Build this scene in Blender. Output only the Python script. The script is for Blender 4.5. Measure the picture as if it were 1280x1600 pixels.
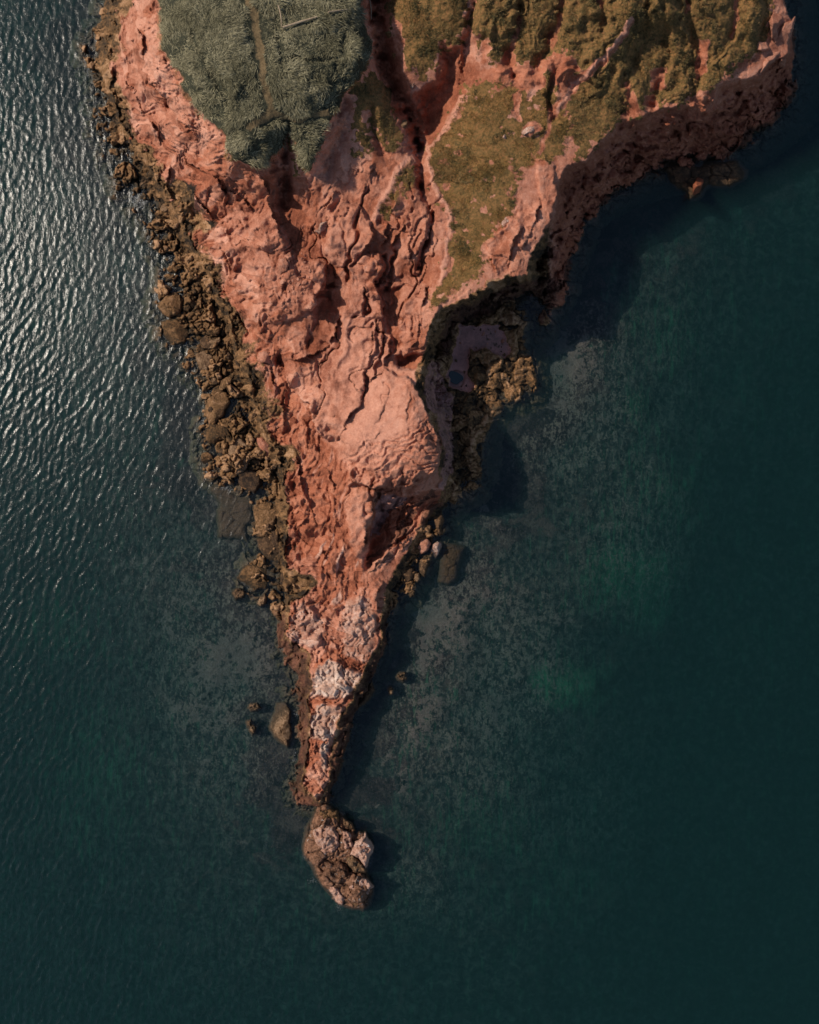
import bpy, math, random
import numpy as np

random.seed(7)
rng = np.random.default_rng(7)
scene = bpy.context.scene
for o in list(bpy.data.objects):
    bpy.data.objects.remove(o, do_unlink=True)

# ---------------------------------------------------------------- camera, sky, sun, exposure
H = 140.0                     # drone height above the sea, metres
cam_d = bpy.data.cameras.new("camera")
cam = bpy.data.objects.new("camera", cam_d)
scene.collection.objects.link(cam)
cam.location = (0, 0, H)
cam.rotation_euler = (0, 0, 0)
cam_d.sensor_fit = 'VERTICAL'
cam_d.sensor_height = 36.0
cam_d.lens = 36.0 * H / 160.0
cam_d.clip_start = 1.0
cam_d.clip_end = 6000.0
scene.camera = cam

SUN_AZ = (-0.92, 0.36)        # direction towards the sun, seen from above
SUN_EL = math.radians(42)
world = bpy.data.worlds.new("World")
scene.world = world
world.use_nodes = True
wn = world.node_tree.nodes
wn.clear()
sky = wn.new('ShaderNodeTexSky')
sky.sky_type = 'NISHITA'
sky.sun_disc = False
sky.sun_elevation = SUN_EL
sky.sun_rotation = math.atan2(SUN_AZ[0], SUN_AZ[1])
bg = wn.new('ShaderNodeBackground')
bg.inputs['Strength'].default_value = 0.105
wo = wn.new('ShaderNodeOutputWorld')
world.node_tree.links.new(sky.outputs[0], bg.inputs[0])
world.node_tree.links.new(bg.outputs[0], wo.inputs[0])

sun_d = bpy.data.lights.new("sun", 'SUN')
sun_d.energy = 4.2
sun_d.angle = math.radians(0.5)
sun_d.color = (1.0, 0.90, 0.77)
sun = bpy.data.objects.new("sun", sun_d)
scene.collection.objects.link(sun)
n_ = math.hypot(*SUN_AZ)
sv = (SUN_AZ[0] / n_ * math.cos(SUN_EL), SUN_AZ[1] / n_ * math.cos(SUN_EL), math.sin(SUN_EL))
import mathutils
sun.rotation_euler = mathutils.Vector(sv).to_track_quat('Z', 'Y').to_euler()
sun.location = (-60, 30, 120)

scene.view_settings.view_transform = 'Standard'
scene.view_settings.look = 'None'
scene.view_settings.exposure = 0.0
scene.view_settings.gamma = 1.0
scene.view_settings.use_curve_mapping = False
scene.render.engine = 'CYCLES'
scene.cycles.transparent_max_bounces = 12
scene.cycles.max_bounces = 6
scene.cycles.volume_bounces = 0
scene.cycles.caustics_reflective = False
scene.cycles.caustics_refractive = False

# ---------------------------------------------------------------- numeric helpers
def sstep(a, b, x):
    t = np.clip((x - a) / (b - a), 0, 1)
    return t * t * (3 - 2 * t)

def _hash(ix, iy, seed):
    with np.errstate(over='ignore'):
        n = (ix.astype(np.int64).astype(np.uint32) * np.uint32(374761393)
             + iy.astype(np.int64).astype(np.uint32) * np.uint32(668265263)
             + np.uint32((seed * 1442695041) & 0xffffffff))
        n = (n ^ (n >> np.uint32(13))) * np.uint32(1274126177)
        n = n ^ (n >> np.uint32(16))
        n = n * np.uint32(2246822519)
        n = n ^ (n >> np.uint32(15))
    return (n & np.uint32(0xffffff)).astype(np.float32) / np.float32(0xffffff)

def vnoise(x, y, seed=0):
    ix = np.floor(x); iy = np.floor(y)
    fx = (x - ix).astype(np.float32); fy = (y - iy).astype(np.float32)
    fx = fx * fx * fx * (fx * (fx * 6 - 15) + 10)
    fy = fy * fy * fy * (fy * (fy * 6 - 15) + 10)
    a = _hash(ix, iy, seed); b = _hash(ix + 1, iy, seed)
    c = _hash(ix, iy + 1, seed); d = _hash(ix + 1, iy + 1, seed)
    return (a + (b - a) * fx) * (1 - fy) + (c + (d - c) * fx) * fy

def fbm(x, y, oct=4, seed=0, gain=0.5):
    """about -1 .. 1"""
    s = 0; a = 1.0; t = 0
    for i in range(oct):
        s = s + a * (vnoise(x, y, seed + i * 17) * 2 - 1)
        t += a; a *= gain
        x, y = x * 1.93 + y * 0.55 + 11.3, y * 1.93 - x * 0.55 + 5.1
    return s / t * 1.6

def ridged(x, y, oct=4, seed=0):
    s = 0; a = 1.0; t = 0
    for i in range(oct):
        s = s + a * (1 - np.abs(vnoise(x, y, seed + i * 13) * 2 - 1))
        t += a; a *= 0.5
        x, y = x * 1.93 + y * 0.55 + 3.3, y * 1.93 - x * 0.55 + 7.1
    return s / t

def voronoi(x, y, seed=0):
    """F1, F2, cell random"""
    ix = np.floor(x); iy = np.floor(y)
    f1 = np.full(x.shape, 9.0, np.float32); f2 = f1.copy(); cell = np.zeros(x.shape, np.float32)
    for dx in (-1, 0, 1):
        for dy in (-1, 0, 1):
            jx = ix + dx; jy = iy + dy
            px = jx + 0.1 + 0.8 * _hash(jx, jy, seed); py = jy + 0.1 + 0.8 * _hash(jx, jy, seed + 5)
            d = np.sqrt((px - x) ** 2 + (py - y) ** 2)
            r = _hash(jx, jy, seed + 9)
            nearer = d < f1
            f2 = np.where(nearer, f1, np.minimum(f2, d))
            cell = np.where(nearer, r, cell)
            f1 = np.where(nearer, d, f1)
    return f1, f2, cell

def seg_dist(P, U, V, closed=False):
    """distance to a polyline and side (+ left of travel as seen on the photograph)"""
    P = np.asarray(P, np.float32)
    Q = np.roll(P, -1, 0) if closed else P[1:]
    A = P if closed else P[:-1]
    best = np.full(U.shape, 1e9, np.float32); side = np.zeros(U.shape, np.float32); par = np.zeros(U.shape, np.float32)
    n = len(A)
    for i in range(n):
        ax, ay = A[i]; bx, by = Q[i]
        dx, dy = bx - ax, by - ay
        L = dx * dx + dy * dy + 1e-9
        t = np.clip(((U - ax) * dx + (V - ay) * dy) / L, 0, 1)
        ex = U - ax - t * dx; ey = V - ay - t * dy
        d = ex * ex + ey * ey
        m = d < best
        best = np.where(m, d, best)
        side = np.where(m, np.sign(dx * (V - ay) - dy * (U - ax)), side)
        par = np.where(m, (i + t) / n, par)
    return np.sqrt(best), side, par

def inside(P, U, V):
    P = np.asarray(P, np.float32)
    c = np.zeros(U.shape, bool)
    for i in range(len(P)):
        x1, y1 = P[i]; x2, y2 = P[(i + 1) % len(P)]
        if y1 == y2:
            continue
        cond = ((y1 > V) != (y2 > V)) & (U < (x2 - x1) * (V - y1) / (y2 - y1) + x1)
        c ^= cond
    return c

def sdf(P, U, V):
    """signed distance, positive inside"""
    d, _, _ = seg_dist(P, U, V, True)
    return np.where(inside(P, U, V), d, -d)

def blur(a, n):
    for _ in range(n):
        p = np.pad(a, 1, mode='edge')
        a = (p[:-2, 1:-1] + p[2:, 1:-1] + p[1:-1, :-2] + p[1:-1, 2:] + 2 * p[1:-1, 1:-1]) / 6
    return a

# photo plan units: 1 unit = 0.1 m at sea level; a ground point at height h seen at plan mark (u, v)
def world_xy(u, v, h):
    k = 0.1 * (1 - h / H)
    return (u - 640.0) * k, (800.0 - v) * k

# ---------------------------------------------------------------- survey of the headland
OUT = [(172,-220),(168,-60),(165,0),(160,30),(140,58),(134,75),(140,110),(150,150),(146,190),(150,220),(160,240),(175,262),
       (180,290),(197,315),(215,335),(232,365),(240,390),(255,420),(252,445),(243,470),(248,500),(262,540),(285,565),
       (300,590),(320,612),(322,640),(316,670),(320,705),(322,735),(345,757),(385,770),(400,800),(398,840),(404,858),
       (392,880),(380,900),(395,922),(415,935),(430,955),(435,985),(432,1010),(446,1035),(455,1060),(450,1085),(466,1110),
       (470,1160),(462,1200),(456,1235),(458,1252),(478,1257),(497,1262),(510,1252),(516,1232),(530,1205),(545,1165),
       (552,1120),(560,1105),(568,1085),(578,1065),(590,1040),(602,1005),(603,965),(615,945),(640,925),(652,905),(666,880),
       (680,855),(692,830),(690,805),(708,790),(718,772),(732,770),(750,762),(756,725),(760,690),(766,665),(776,645),
       (798,622),(818,628),(834,620),(838,595),(830,560),(820,540),(814,520),(822,500),(822,475),(826,468),(834,500),(843,522),
       (858,500),(878,470),(890,430),(896,400),(902,375),(915,345),(935,322),(965,302),(1000,283),(1022,268),(1045,262),(1075,258),(1110,250),
       (1150,232),(1180,215),(1205,195),(1228,172),(1240,140),(1240,110),(1242,60),(1237,30),(1225,0),(1225,-220)]
TOP = [(182,-220),(180,-60),(178,0),(166,60),(163,110),(178,150),(196,200),(228,250),(258,300),(288,350),(325,420),(355,480),
       (368,530),(388,590),(408,640),(432,700),(446,760),(448,800),(446,850),(452,890),(492,905),(480,925),(452,938),(447,1000),
       (482,1020),(486,1060),(480,1095),(486,1130),(480,1180),(470,1230),(497,1256),(508,1238),(520,1190),(533,1120),(552,1085),
       (573,1045),(596,1005),(594,962),(610,905),(640,850),(662,812),(686,782),(694,758),(684,735),(690,690),(676,652),(662,632),
       (653,605),(656,572),(668,540),(680,500),(692,484),(715,475),(742,459),(770,437),(800,430),(822,433),(828,405),(845,375),
       (862,340),(868,290),(882,262),(915,250),(942,215),(972,182),(1000,182),(1040,168),(1085,151),(1130,132),(1180,118),
       (1205,92),(1230,88),(1238,28),(1222,0),(1220,-220)]
PLATEAU = [(246,-220),(242,-60),(240,0),(254,25),(252,75),(278,106),(287,137),(316,175),(350,212),(359,247),(385,258),(405,266),(424,250),
           (442,225),(450,203),(458,215),(462,250),(480,266),(490,250),(494,237),(509,200),(522,178),(534,160),(556,128),
           (575,103),(580,69),(566,31),(564,0),(562,-60),(560,-220)]
CTRL = [(250,-200,20.5),(400,-200,21),(560,-200,20.5),(262,0,20),(400,40,20.5),(550,0,20),(560,90,19),(400,220,19),(480,240,18),(300,140,19.8),(352,205,19.2),
        (178,-200,3),(178,0,3),(205,0,11),(238,0,18.5),(166,80,3),(205,90,9.5),(248,80,18),(192,180,3),(238,180,8.5),(285,170,16),
        (228,250,3),(282,250,8.5),(325,230,15.5),(362,255,17),(405,272,16),(450,240,14.5),(288,350,3),(335,330,8.5),(385,300,13),
        (358,480,3),(400,410,9),(445,360,12),(480,330,12),(450,290,12.5),(375,540,3.3),(425,490,9),(470,430,11.5),(440,560,7.0),
        (510,520,8.2),(520,470,8.6),(560,400,11.2),(530,310,12.5),(500,240,15),(560,220,14.5),(590,170,15),(600,300,13),(645,320,13),
        (640,430,10),(590,440,10.5),(565,540,8.8),(520,630,7.2),(480,600,6.6),(420,640,3.6),(455,640,4.8),(445,740,3.2),(490,720,4.6),(520,690,5.6),
        (600,620,10.2),(640,600,12),(670,690,12),(600,720,10),(552,690,7.8),(560,760,7),(678,740,11),(640,555,10),
        (560,800,5.6),(560,860,4.4),(510,800,3.6),(455,840,2),(500,870,2.6),(540,920,3.4),(580,935,3.4),(470,960,2.6),(560,1000,3.8),
        (520,1060,4.2),(490,1040,3.2),(508,1130,4),(500,1200,3),(488,1245,1.8),(592,985,2.4),(610,890,2.6),(686,785,2.6),(660,800,3),
        (620,830,3.4),(600,870,3.2),(700,758,3.5),
        (605,-200,14),(600,0,13),(606,100,12.5),(640,100,15),(640,0,17),(640,-200,18),(700,0,19),(700,-200,21),(700,90,14.5),(660,150,11.5),(690,190,10.5),
        (722,140,14),(745,180,14.6),(740,300,13.4),(730,420,13.4),(690,470,13),(684,400,12.6),(690,320,13),(664,240,11.5),
        (800,400,13.6),(850,300,13.2),(835,200,14.6),(875,250,13.8),(790,130,15.6),(900,0,20.5),(900,-200,23),(880,140,16),(940,150,15.4),(1000,0,20),
        (1000,172,14),(1060,60,17.5),(1100,0,19),(1100,-200,21),(1100,140,13.4),(1180,90,13),(1220,0,14.5),(1220,-200,16),(1232,60,11.5)]

S = 1.34
us = np.arange(100, 1300, S, dtype=np.float32)
vs = np.arange(-200, 1300, S, dtype=np.float32)
U, V = np.meshgrid(us, vs)

def coarse(fn, k=4):
    """evaluate a smooth field on a coarse grid and upsample bilinearly"""
    cu = np.arange(us[0], us[-1] + k * S * 1.01, k * S, dtype=np.float32)
    cv = np.arange(vs[0], vs[-1] + k * S * 1.01, k * S, dtype=np.float32)
    CU, CV = np.meshgrid(cu, cv)
    F = fn(CU, CV).astype(np.float32)
    fu = (us - us[0]) / (k * S); fv = (vs - vs[0]) / (k * S)
    iu = np.minimum(fu.astype(int), len(cu) - 2); iv = np.minimum(fv.astype(int), len(cv) - 2)
    tu = (fu - iu)[None, :]; tv = (fv - iv)[:, None]
    a = F[iv][:, iu]; b = F[iv][:, iu + 1]; c = F[iv + 1][:, iu]; d = F[iv + 1][:, iu + 1]
    return ((a * (1 - tu) + b * tu) * (1 - tv) + (c * (1 - tu) + d * tu) * tv).astype(np.float32)

def rbf(ctrl):
    C = np.array(ctrl, np.float64)
    X = C[:, :2] / 300.0
    def ker(r):
        return r
    D = np.sqrt(((X[:, None] - X[None]) ** 2).sum(-1))
    n = len(C)
    A = np.zeros((n + 3, n + 3)); A[:n, :n] = ker(D) - 0.004 * np.eye(n)
    A[:n, n] = 1; A[:n, n + 1:] = X; A[n, :n] = 1; A[n + 1:, :n] = X.T
    b = np.zeros(n + 3); b[:n] = C[:, 2]
    w = np.linalg.solve(A, b)
    def f(u, v):
        u = u / 300.0; v = v / 300.0
        h = w[n] + w[n + 1] * u + w[n + 2] * v
        for i in range(n):
            h = h + w[i] * ker(np.sqrt((u - X[i, 0]) ** 2 + (v - X[i, 1]) ** 2))
        return h
    return f

# ragged edges: the survey lines are read through a small warp
n_lo = fbm(U / 42, V / 42, 3, 1); n_lo2 = fbm(U / 42, V / 42, 3, 31)
n_hi = fbm(U / 11, V / 11, 3, 2); n_hi2 = fbm(U / 11, V / 11, 3, 32)
WU = U + 3.0 * n_lo + 3.2 * n_hi
WV = V + 3.0 * n_lo2 + 3.2 * n_hi2

def at_warp(F):
    """sample a smooth grid field at the warped position"""
    fu = np.clip((WU - us[0]) / S, 0, len(us) - 1.01); fv = np.clip((WV - vs[0]) / S, 0, len(vs) - 1.01)
    iu = fu.astype(int); iv = fv.astype(int); tu = fu - iu; tv = fv - iv
    return (F[iv, iu] * (1 - tu) + F[iv, iu + 1] * tu) * (1 - tv) + (F[iv + 1, iu] * (1 - tu) + F[iv + 1, iu + 1] * tu) * tv

d_out = at_warp(coarse(lambda u, v: sdf(OUT, u, v), 2))
d_top = at_warp(coarse(lambda u, v: sdf(TOP, u, v), 2))
d_pl = at_warp(coarse(lambda u, v: sdf(PLATEAU, u, v), 2))
L1 = np.maximum(coarse(rbf(CTRL), 4), 1.2)

def poly_mask(P, w=4.0):
    """0..1 mask of a polygon with a soft ragged edge, computed in its box"""
    return sstep(-w, w, poly_sdf(P, w * 3 + 8))

def box_of(P, m):
    P = np.asarray(P)
    i0 = max(0, int((P[:, 0].min() - m - us[0]) / S)); i1 = min(len(us), int((P[:, 0].max() + m - us[0]) / S) + 2)
    j0 = max(0, int((P[:, 1].min() - m - vs[0]) / S)); j1 = min(len(vs), int((P[:, 1].max() + m - vs[0]) / S) + 2)
    return slice(j0, j1), slice(i0, i1)

def poly_sdf(P, m=30):
    F = np.full(U.shape, -m, np.float32)
    b = box_of(P, m + 8)
    F[b] = np.maximum(sdf(P, WU[b], WV[b]), -m)
    return F

def blob(u, v, r, ry=None):
    ry = ry or r
    return np.exp(-(((WU - u) / r) ** 2 + ((WV - v) / ry) ** 2))

# --- shore level
shore = np.where(d_out > 0, 0.15 + 1.5 * sstep(0, 55, d_out), 0.085 * np.maximum(d_out, -60))
# blocky shore rock: cells of three sizes with dark cracks between
near_shelf = (d_top < 30) & (d_out > -45)
bl = np.zeros(U.shape, np.float32)
wx = U[near_shelf] + 6 * n_lo[near_shelf] + 3.5 * n_hi[near_shelf]; wy = V[near_shelf] + 6 * n_lo2[near_shelf] + 3.5 * n_hi2[near_shelf]
f1, f2, c = voronoi(wx / 26, wy / 21, 3)
g1, g2, c2 = voronoi(wx / 10.5, wy / 9, 4)
m1, m2, c3 = voronoi(wx / 5.2, wy / 4.6, 6)
b0 = (c - 0.42) * 2.1 + np.minimum(0, (f2 - f1) - 0.16) * 5.0 - f1 * 0.4 + (c - 0.5) * 1.2 * (wx / 26 - np.floor(wx / 26) - 0.5)
b1 = (c2 - 0.4) * 0.85 + np.minimum(0, (g2 - g1) - 0.25) * 1.7 - g1 * 0.35
b2 = (c3 - 0.5) * 0.3 + np.minimum(0, (m2 - m1) - 0.25) * 0.6
bl[near_shelf] = b0 + b1 + b2
cellc = np.zeros(U.shape, np.float32); cellc[near_shelf] = 0.5 * c + 0.35 * c2 + 0.15 * c3 + 0.5 * np.clip((f2 - f1) - 0.2, -0.3, 0) 
cove_zone = np.exp(-(((U - 770) / 75) ** 2 + ((V - 600) / 130) ** 2))
shore_rough = shore + bl * sstep(-40, 6, d_out) * (1 - 0.62 * np.clip(cove_zone * 1.6, 0, 1)) + 0.5 * np.clip(cove_zone * 1.6, 0, 1) * (d_out > 0) * fbm(U / 20, V / 45, 3, 77)

# --- cliff and slope between the two levels
gap = np.maximum(-d_top, 0)
face = gap / np.maximum(gap + np.maximum(d_out, 0.0), 1.0)
right_cliff = sstep(835, 880, U) * sstep(540, 490, V)
f_cl = np.where(d_top >= 0, 0.0, face * right_cliff + (1 - right_cliff) * np.clip(gap / (24 + 10 * n_lo), 0, 1))
f_cl = np.clip(f_cl, 0, 1)
bl_in = bl * sstep(30, 0, d_top) * (d_top >= 0) * (1 - right_cliff) * sstep(470, 420, U - 0.12 * np.maximum(V - 600, 0)) 
butt = fbm(U / 30, V / 30, 4, 85); butt2 = ridged((U + 0.5 * V) / 22, (V - 0.5 * U) / 60, 3, 86) - 0.62
prof = np.clip(f_cl + (0.16 * butt + 0.12 * butt2 + 0.05 * np.sin(f_cl * 14 + 5 * n_lo + 4 * n_lo2)) * np.clip(f_cl * (1 - f_cl) * 4, 0, 1), 0, 1)
h = L1 * (1 - prof) + shore_rough * prof
h = np.where(d_out < -1, np.minimum(h, shore_rough * sstep(-46, 10, d_out) + shore * (1 - sstep(-46, 10, d_out))), h)

h = h + 0.55 * bl_in
on_top = sstep(-8, 6, d_top)
veg = np.zeros(U.shape, np.float32); ochre = np.zeros_like(veg); clay = np.zeros_like(veg)
pale = np.zeros_like(veg); mauve = np.zeros_like(veg); brown = np.zeros_like(veg); dust = np.zeros_like(veg)

# ---------------- grass plateau and vegetated ground
plat = sstep(-3, 3, d_pl)
h += 0.8 * sstep(-5, 3, d_pl) * on_top
grass_w = sstep(-2, 4, d_pl)

GREEN = [[(712,181),(725,150),(728,132),(760,126),(800,135),(830,150),(862,112),(876,160),(890,200),(874,246),(838,248),(818,268),(800,302),
          (806,330),(772,362),(752,392),(765,412),(745,438),(722,452),(705,462),(672,482),(682,458),(697,432),(703,402),(706,353),(704,325),(686,303),(677,281),(674,231)],
         [(640,252),(647,290),(635,302),(618,322),(604,342),(600,322),(617,282)],
         [(550,128),(580,105),(600,130),(618,180),(628,215),(612,240),(590,210),(575,180),(560,170)],
         [(552,165),(572,190),(580,235),(560,240),(548,200)],
         [(612,-220),(606,30),(618,60),(640,115),(662,130),(690,72),(722,66),(728,40),(735,-220)],
         [(730,-220),(738,50),(760,80),(770,100),(800,90),(830,110),(860,90),(880,85),(905,110),(880,150),(892,200),(898,246),(914,246),(942,212),(968,184),
          (1000,180),(1022,166),(1044,164),(1084,149),(1118,130),(1146,108),(1176,88),(1200,64),(1210,0),(1210,-220)],
         [(456,215),(462,270),(478,262),(470,230)]]
green = np.zeros_like(veg)
for P in GREEN:
    green = np.maximum(green, sstep(-0.55, 0.75, poly_sdf(P, 24) / 9 + 0.9 * n_hi + 0.7 * fbm(U / 5, V / 5, 2, 44)))
BARE = [[(868,84),(896,88),(905,110),(884,140),(868,132),(858,104)], [(960,70),(984,28),(990,34),(962,86),(905,136),(872,172),(858,200),(846,240),(838,236),(856,176),(890,128)],
        [(752,60),(764,54),(760,120),(748,124)], [(780,88),(800,78),(812,122),(770,124)], [(1016,112),(1036,106),(1038,140),(1018,144)],
        [(1090,60),(1106,62),(1104,110),(1088,122)], [(1004,152),(1020,150),(1024,172),(1006,178)], [(982,150),(992,140),(1000,176),(982,182)],
        [(812,196),(838,188),(846,204),(826,216),(810,212)], [(800,148),(816,140),(814,190),(800,186)],
        [(612,20),(630,34),(634,80),(622,84)]]
bare = np.zeros_like(veg)
for P in BARE:
    bare = np.maximum(bare, poly_mask(P, 4))
turf = np.maximum(poly_mask(GREEN[0], 4), poly_mask(GREEN[1], 4)) * (1 - bare)
turf_bare = turf * sstep(0.32, 0.9, fbm(U / 14, V / 14, 4, 136))
turf_dark = turf * sstep(0.18, 0.5, fbm(U / 30 + 7, V / 30, 4, 138))
green *= (1 - bare) * (1 - 0.75 * turf_bare)
veg = np.maximum(veg, green)

# hummocks and gullied slope on the right
gullied = poly_mask([(730,-220),(735,60),(780,120),(880,150),(960,185),(1000,180),(1130,130),(1200,80),(1215,-220)], 20)
gu = U + 34 * n_lo + (V - 60) * 0.30
ridge_n = ridged(gu / 52, V / 230, 2, 41)
h += gullied * (1.25 * (ridge_n - 0.72) + 0.9 * fbm(U / 45, V / 70, 3, 42) + 0.55 * (ridged((gu + 6 * n_hi) / 17, V / 90, 3, 45) - 0.65)) * on_top
h += gullied * 0.22 * fbm(U / 13, V / 16, 3, 43) * on_top
GULLY = [([(886,-60),(876,30),(858,80),(838,104)], 10, 2.6), ([(1080,-60),(1074,20),(1088,70),(1092,118),(1080,150)], 9, 2.4),
         ([(1010,-60),(1012,20),(1002,70),(984,120),(978,176)], 9, 2.0), ([(1036,40),(1044,90),(1030,130),(1020,165)], 7, 1.8),
         ([(820,-60),(814,40),(796,84),(806,118)], 9, 2.2), ([(745,-60),(736,30),(730,80),(724,130)], 8, 2.0), ([(930,-40),(944,20),(938,60)], 8, 1.5),
         ([(866,110),(858,150),(866,186)], 6, 1.4), ([(1140,-60),(1150,20),(1140,60)], 8, 1.4),
         ([(590,-220),(592,40),(598,96),(622,150),(646,182),(656,228)], 15, 4.2), ([(654,220),(658,252),(658,292)], 6.5, 3.0), ([(658,286),(668,308),(680,336),(681,344)], 5.0, 1.8),
         ([(681,338),(666,376),(658,389),(657,420)], 3.6, 1.4), ([(448,196),(447,230),(446,300)], 6.0, 2.8), ([(430,255),(436,290),(446,318)], 9, 2.2),
         ([(536,160),(540,200),(520,240),(512,270)], 12, 1.6), ([(577,170),(584,215),(600,238)], 7, 1.2),
         ([(620,392),(613,420),(606,452)], 4.0, 2.0), ([(604,400),(600,430),(592,446)], 4.0, 1.6),
         ([(491,358),(503,370),(508,403),(526,431)], 2.6, 0.9), ([(478,438),(508,446),(530,448)], 1.5, 0.5), ([(492,460),(514,466)], 1.8, 0.6),
         ([(528,340),(540,375),(542,412)], 2.0, 0.45), ([(483,505),(486,540)], 1.4, 0.35), ([(556,520),(590,490)], 1.5, 0.35), ([(455,394),(462,410),(470,432)], 7, 1.2),
         ([(437,555),(440,566),(444,574)], 5, 2.2), ([(373,490),(380,500),(392,520)], 4, 1.6), ([(645,560),(626,566)], 8, 1.6),
         ([(258,158),(266,170)], 6, 1.4), ([(188,155),(200,158)], 4, 1.4), ([(355,295),(360,320)], 3.5, 1.0), ([(330,296),(324,316)], 3, 0.9),
         ([(600,800),(585,850),(578,880)], 8, 1.6), ([(640,780),(612,815),(592,860)], 10, 1.2)]
gul = np.zeros_like(h)
for P, w, dep in GULLY:
    m = w * 3
    b = box_of(P, m + 8)
    d, _, _ = seg_dist(P, WU[b], WV[b])
    h[b] -= dep * (1 - 0.4 * gullied[b]) * np.exp(-(d / w) ** 2) * (0.8 + 0.35 * n_hi[b])
    gul[b] = np.maximum(gul[b], np.exp(-(d / (w * 0.9)) ** 2) * (dep > 1.3))
# red bowl under the scrub
BOWL = [(688,66),(725,69),(728,150),(712,181),(675,225),(654,200),(650,169),(644,147),(682,125)]
h -= 2.6 * sstep(-2, 22, poly_sdf(BOWL, 10))
clay = np.maximum(clay, poly_mask(BOWL, 4))
# dusty pale rim paths
for P, w in [([(724,150),(712,180),(672,231),(676,281),(685,303),(704,325),(704,353),(697,400),(690,440)], 4.5), ([(655,238),(625,262),(606,300),(590,340)], 6),
             ([(985,30),(960,72),(900,132),(868,174)], 4)]:
    b = box_of(P, w * 4)
    d, _, _ = seg_dist(P, WU[b], WV[b])
    k = np.exp(-(d / w) ** 2)
    dust[b] = np.maximum(dust[b], k)
    veg[b] *= 1 - k
    h[b] += 0.25 * k

# ---------------- red rock: outcrops with a hard drop at their lower edge
rock_zone = on_top * (1 - plat) * (1 - 0.9 * np.clip(green, 0, 1))
def outcrop(P, rise, edge, crown=0.0):
    global h
    s = poly_sdf(P, 24)
    a = sstep(-edge, edge, s) * rise + crown * sstep(0, 30, s)
    h = h + a
SLABS = [([(531,681),(545,655),(566,628),(580,590),(600,575),(622,586),(642,590),(655,612),(660,630),(672,650),(685,680),(683,732),(668,745),(640,760),(600,764),(566,758),(542,756),(546,735),(556,724),(540,708)], 1.3, 2.2, 0.7),
         ([(531,316),(560,322),(583,347),(584,370),(573,387),(545,417),(517,412),(508,394),(512,358)], 0.9, 2.5, 0.5),
         ([(545,417),(575,396),(594,392),(604,405),(601,431),(588,446),(594,464),(597,497),(588,506),(584,544),(573,575),(566,628),(544,656),(531,681),(515,690),(500,680),(488,650),(470,620),(500,600),(530,560),(536,500)], 1.1, 2.0, 0.3),
         ([(587,506),(598,499),(595,534),(594,548),(587,570),(584,588),(572,590),(574,566)], 0.7, 1.6, 0.0),
         ([(606,525),(609,540),(600,572),(594,566),(600,540)], 0.8, 1.6, 0.0),
         ([(620,345),(650,330),(672,340),(664,376),(650,392),(656,420),(640,430),(628,400)], 0.6, 2.5, 0.2),
         ([(632,470),(660,460),(690,478),(676,510),(664,540),(640,548),(628,540),(638,510)], 0.7, 2.0, 0.2),
         ([(625,518),(640,514),(643,530),(634,538),(624,532)], 0.35, 1.6, 0.0),
         ([(340,380),(372,358),(410,330),(420,300),(436,352),(450,384),(462,396),(480,416),(508,412),(503,432),(506,448),(494,464),(491,483),(477,487),(450,500),(430,505),(400,520),(386,500),(376,470),(352,430)], 0.7, 3.0, 0.5),
         ([(560,768),(590,766),(581,790),(577,814),(566,842),(568,866),(557,868),(543,838),(545,781)], 0.9, 4.0, 0.4),
         ([(476,930),(490,954),(512,966),(512,994),(490,1015),(448,1005),(451,959),(462,935)], 0.6, 2.0, 0.3),
         ([(533,959),(560,952),(580,961),(592,1001),(588,1022),(572,1040),(550,1030),(530,1022),(524,995)], 0.55, 2.0, 0.2),
         ([(582,915),(594,906),(600,918),(590,938),(588,955),(578,950)], 0.5, 1.8, 0.0),
         ([(491,1036),(514,1028),(540,1038),(568,1052),(568,1069),(535,1094),(510,1092),(481,1090)], 0.9, 2.0, 0.3),
         ([(490,1099),(512,1096),(533,1104),(535,1120),(524,1150),(519,1162),(486,1156),(484,1125)], 0.7, 2.0, 0.3),
         ([(484,1166),(518,1160),(512,1195),(504,1215),(480,1214)], 0.5, 2.0, 0.3), ([(466,1222),(474,1216),(476,1244),(464,1250),(458,1240)], 0.4, 1.8, 0.2),
         ([(500,1222),(508,1226),(503,1256),(494,1258),(486,1246)], 0.4, 1.8, 0.2),
         ([(428,905),(452,895),(462,900),(450,925),(436,922)], 0.4, 2, 0), ([(756,382),(800,344),(846,320),(862,338),(844,376),(828,404),(822,432),(800,428),(790,400),(768,396)], 0.6, 2.5, 0.2),
         ([(818,206),(826,196),(844,194),(846,206),(826,216)], 0.5, 2.0, 0.2), ([(836,250),(852,240),(866,262),(868,300),(858,336),(846,318),(842,290)], 0.5, 2.0, 0.1)]
for a in SLABS:
    outcrop(*a)
SINK = [([(597,455),(625,448),(620,500),(632,540),(615,548),(606,514)], 0.9, 4), ([(620,552),(634,556),(668,548),(662,572),(648,580),(624,572)], 1.8, 3),
        ([(430,300),(470,318),(490,362),(500,376),(508,406),(470,410),(455,388),(440,352)], 0.9, 5),
        ([(590,772),(636,776),(680,762),(696,764),(686,782),(658,806),(630,826),(610,854),(580,886),(572,868),(578,830),(586,800)], 1.0, 4),
        ([(500,410),(528,412),(534,480),(525,512),(512,540),(490,558),(470,552),(486,520),(494,484),(508,450)], 0.7, 6)]
for P, dep, w in SINK:
    k = sstep(-w, w, poly_sdf(P, 20))
    h -= dep * k
    clay = np.maximum(clay, 0.75 * k)

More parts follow.
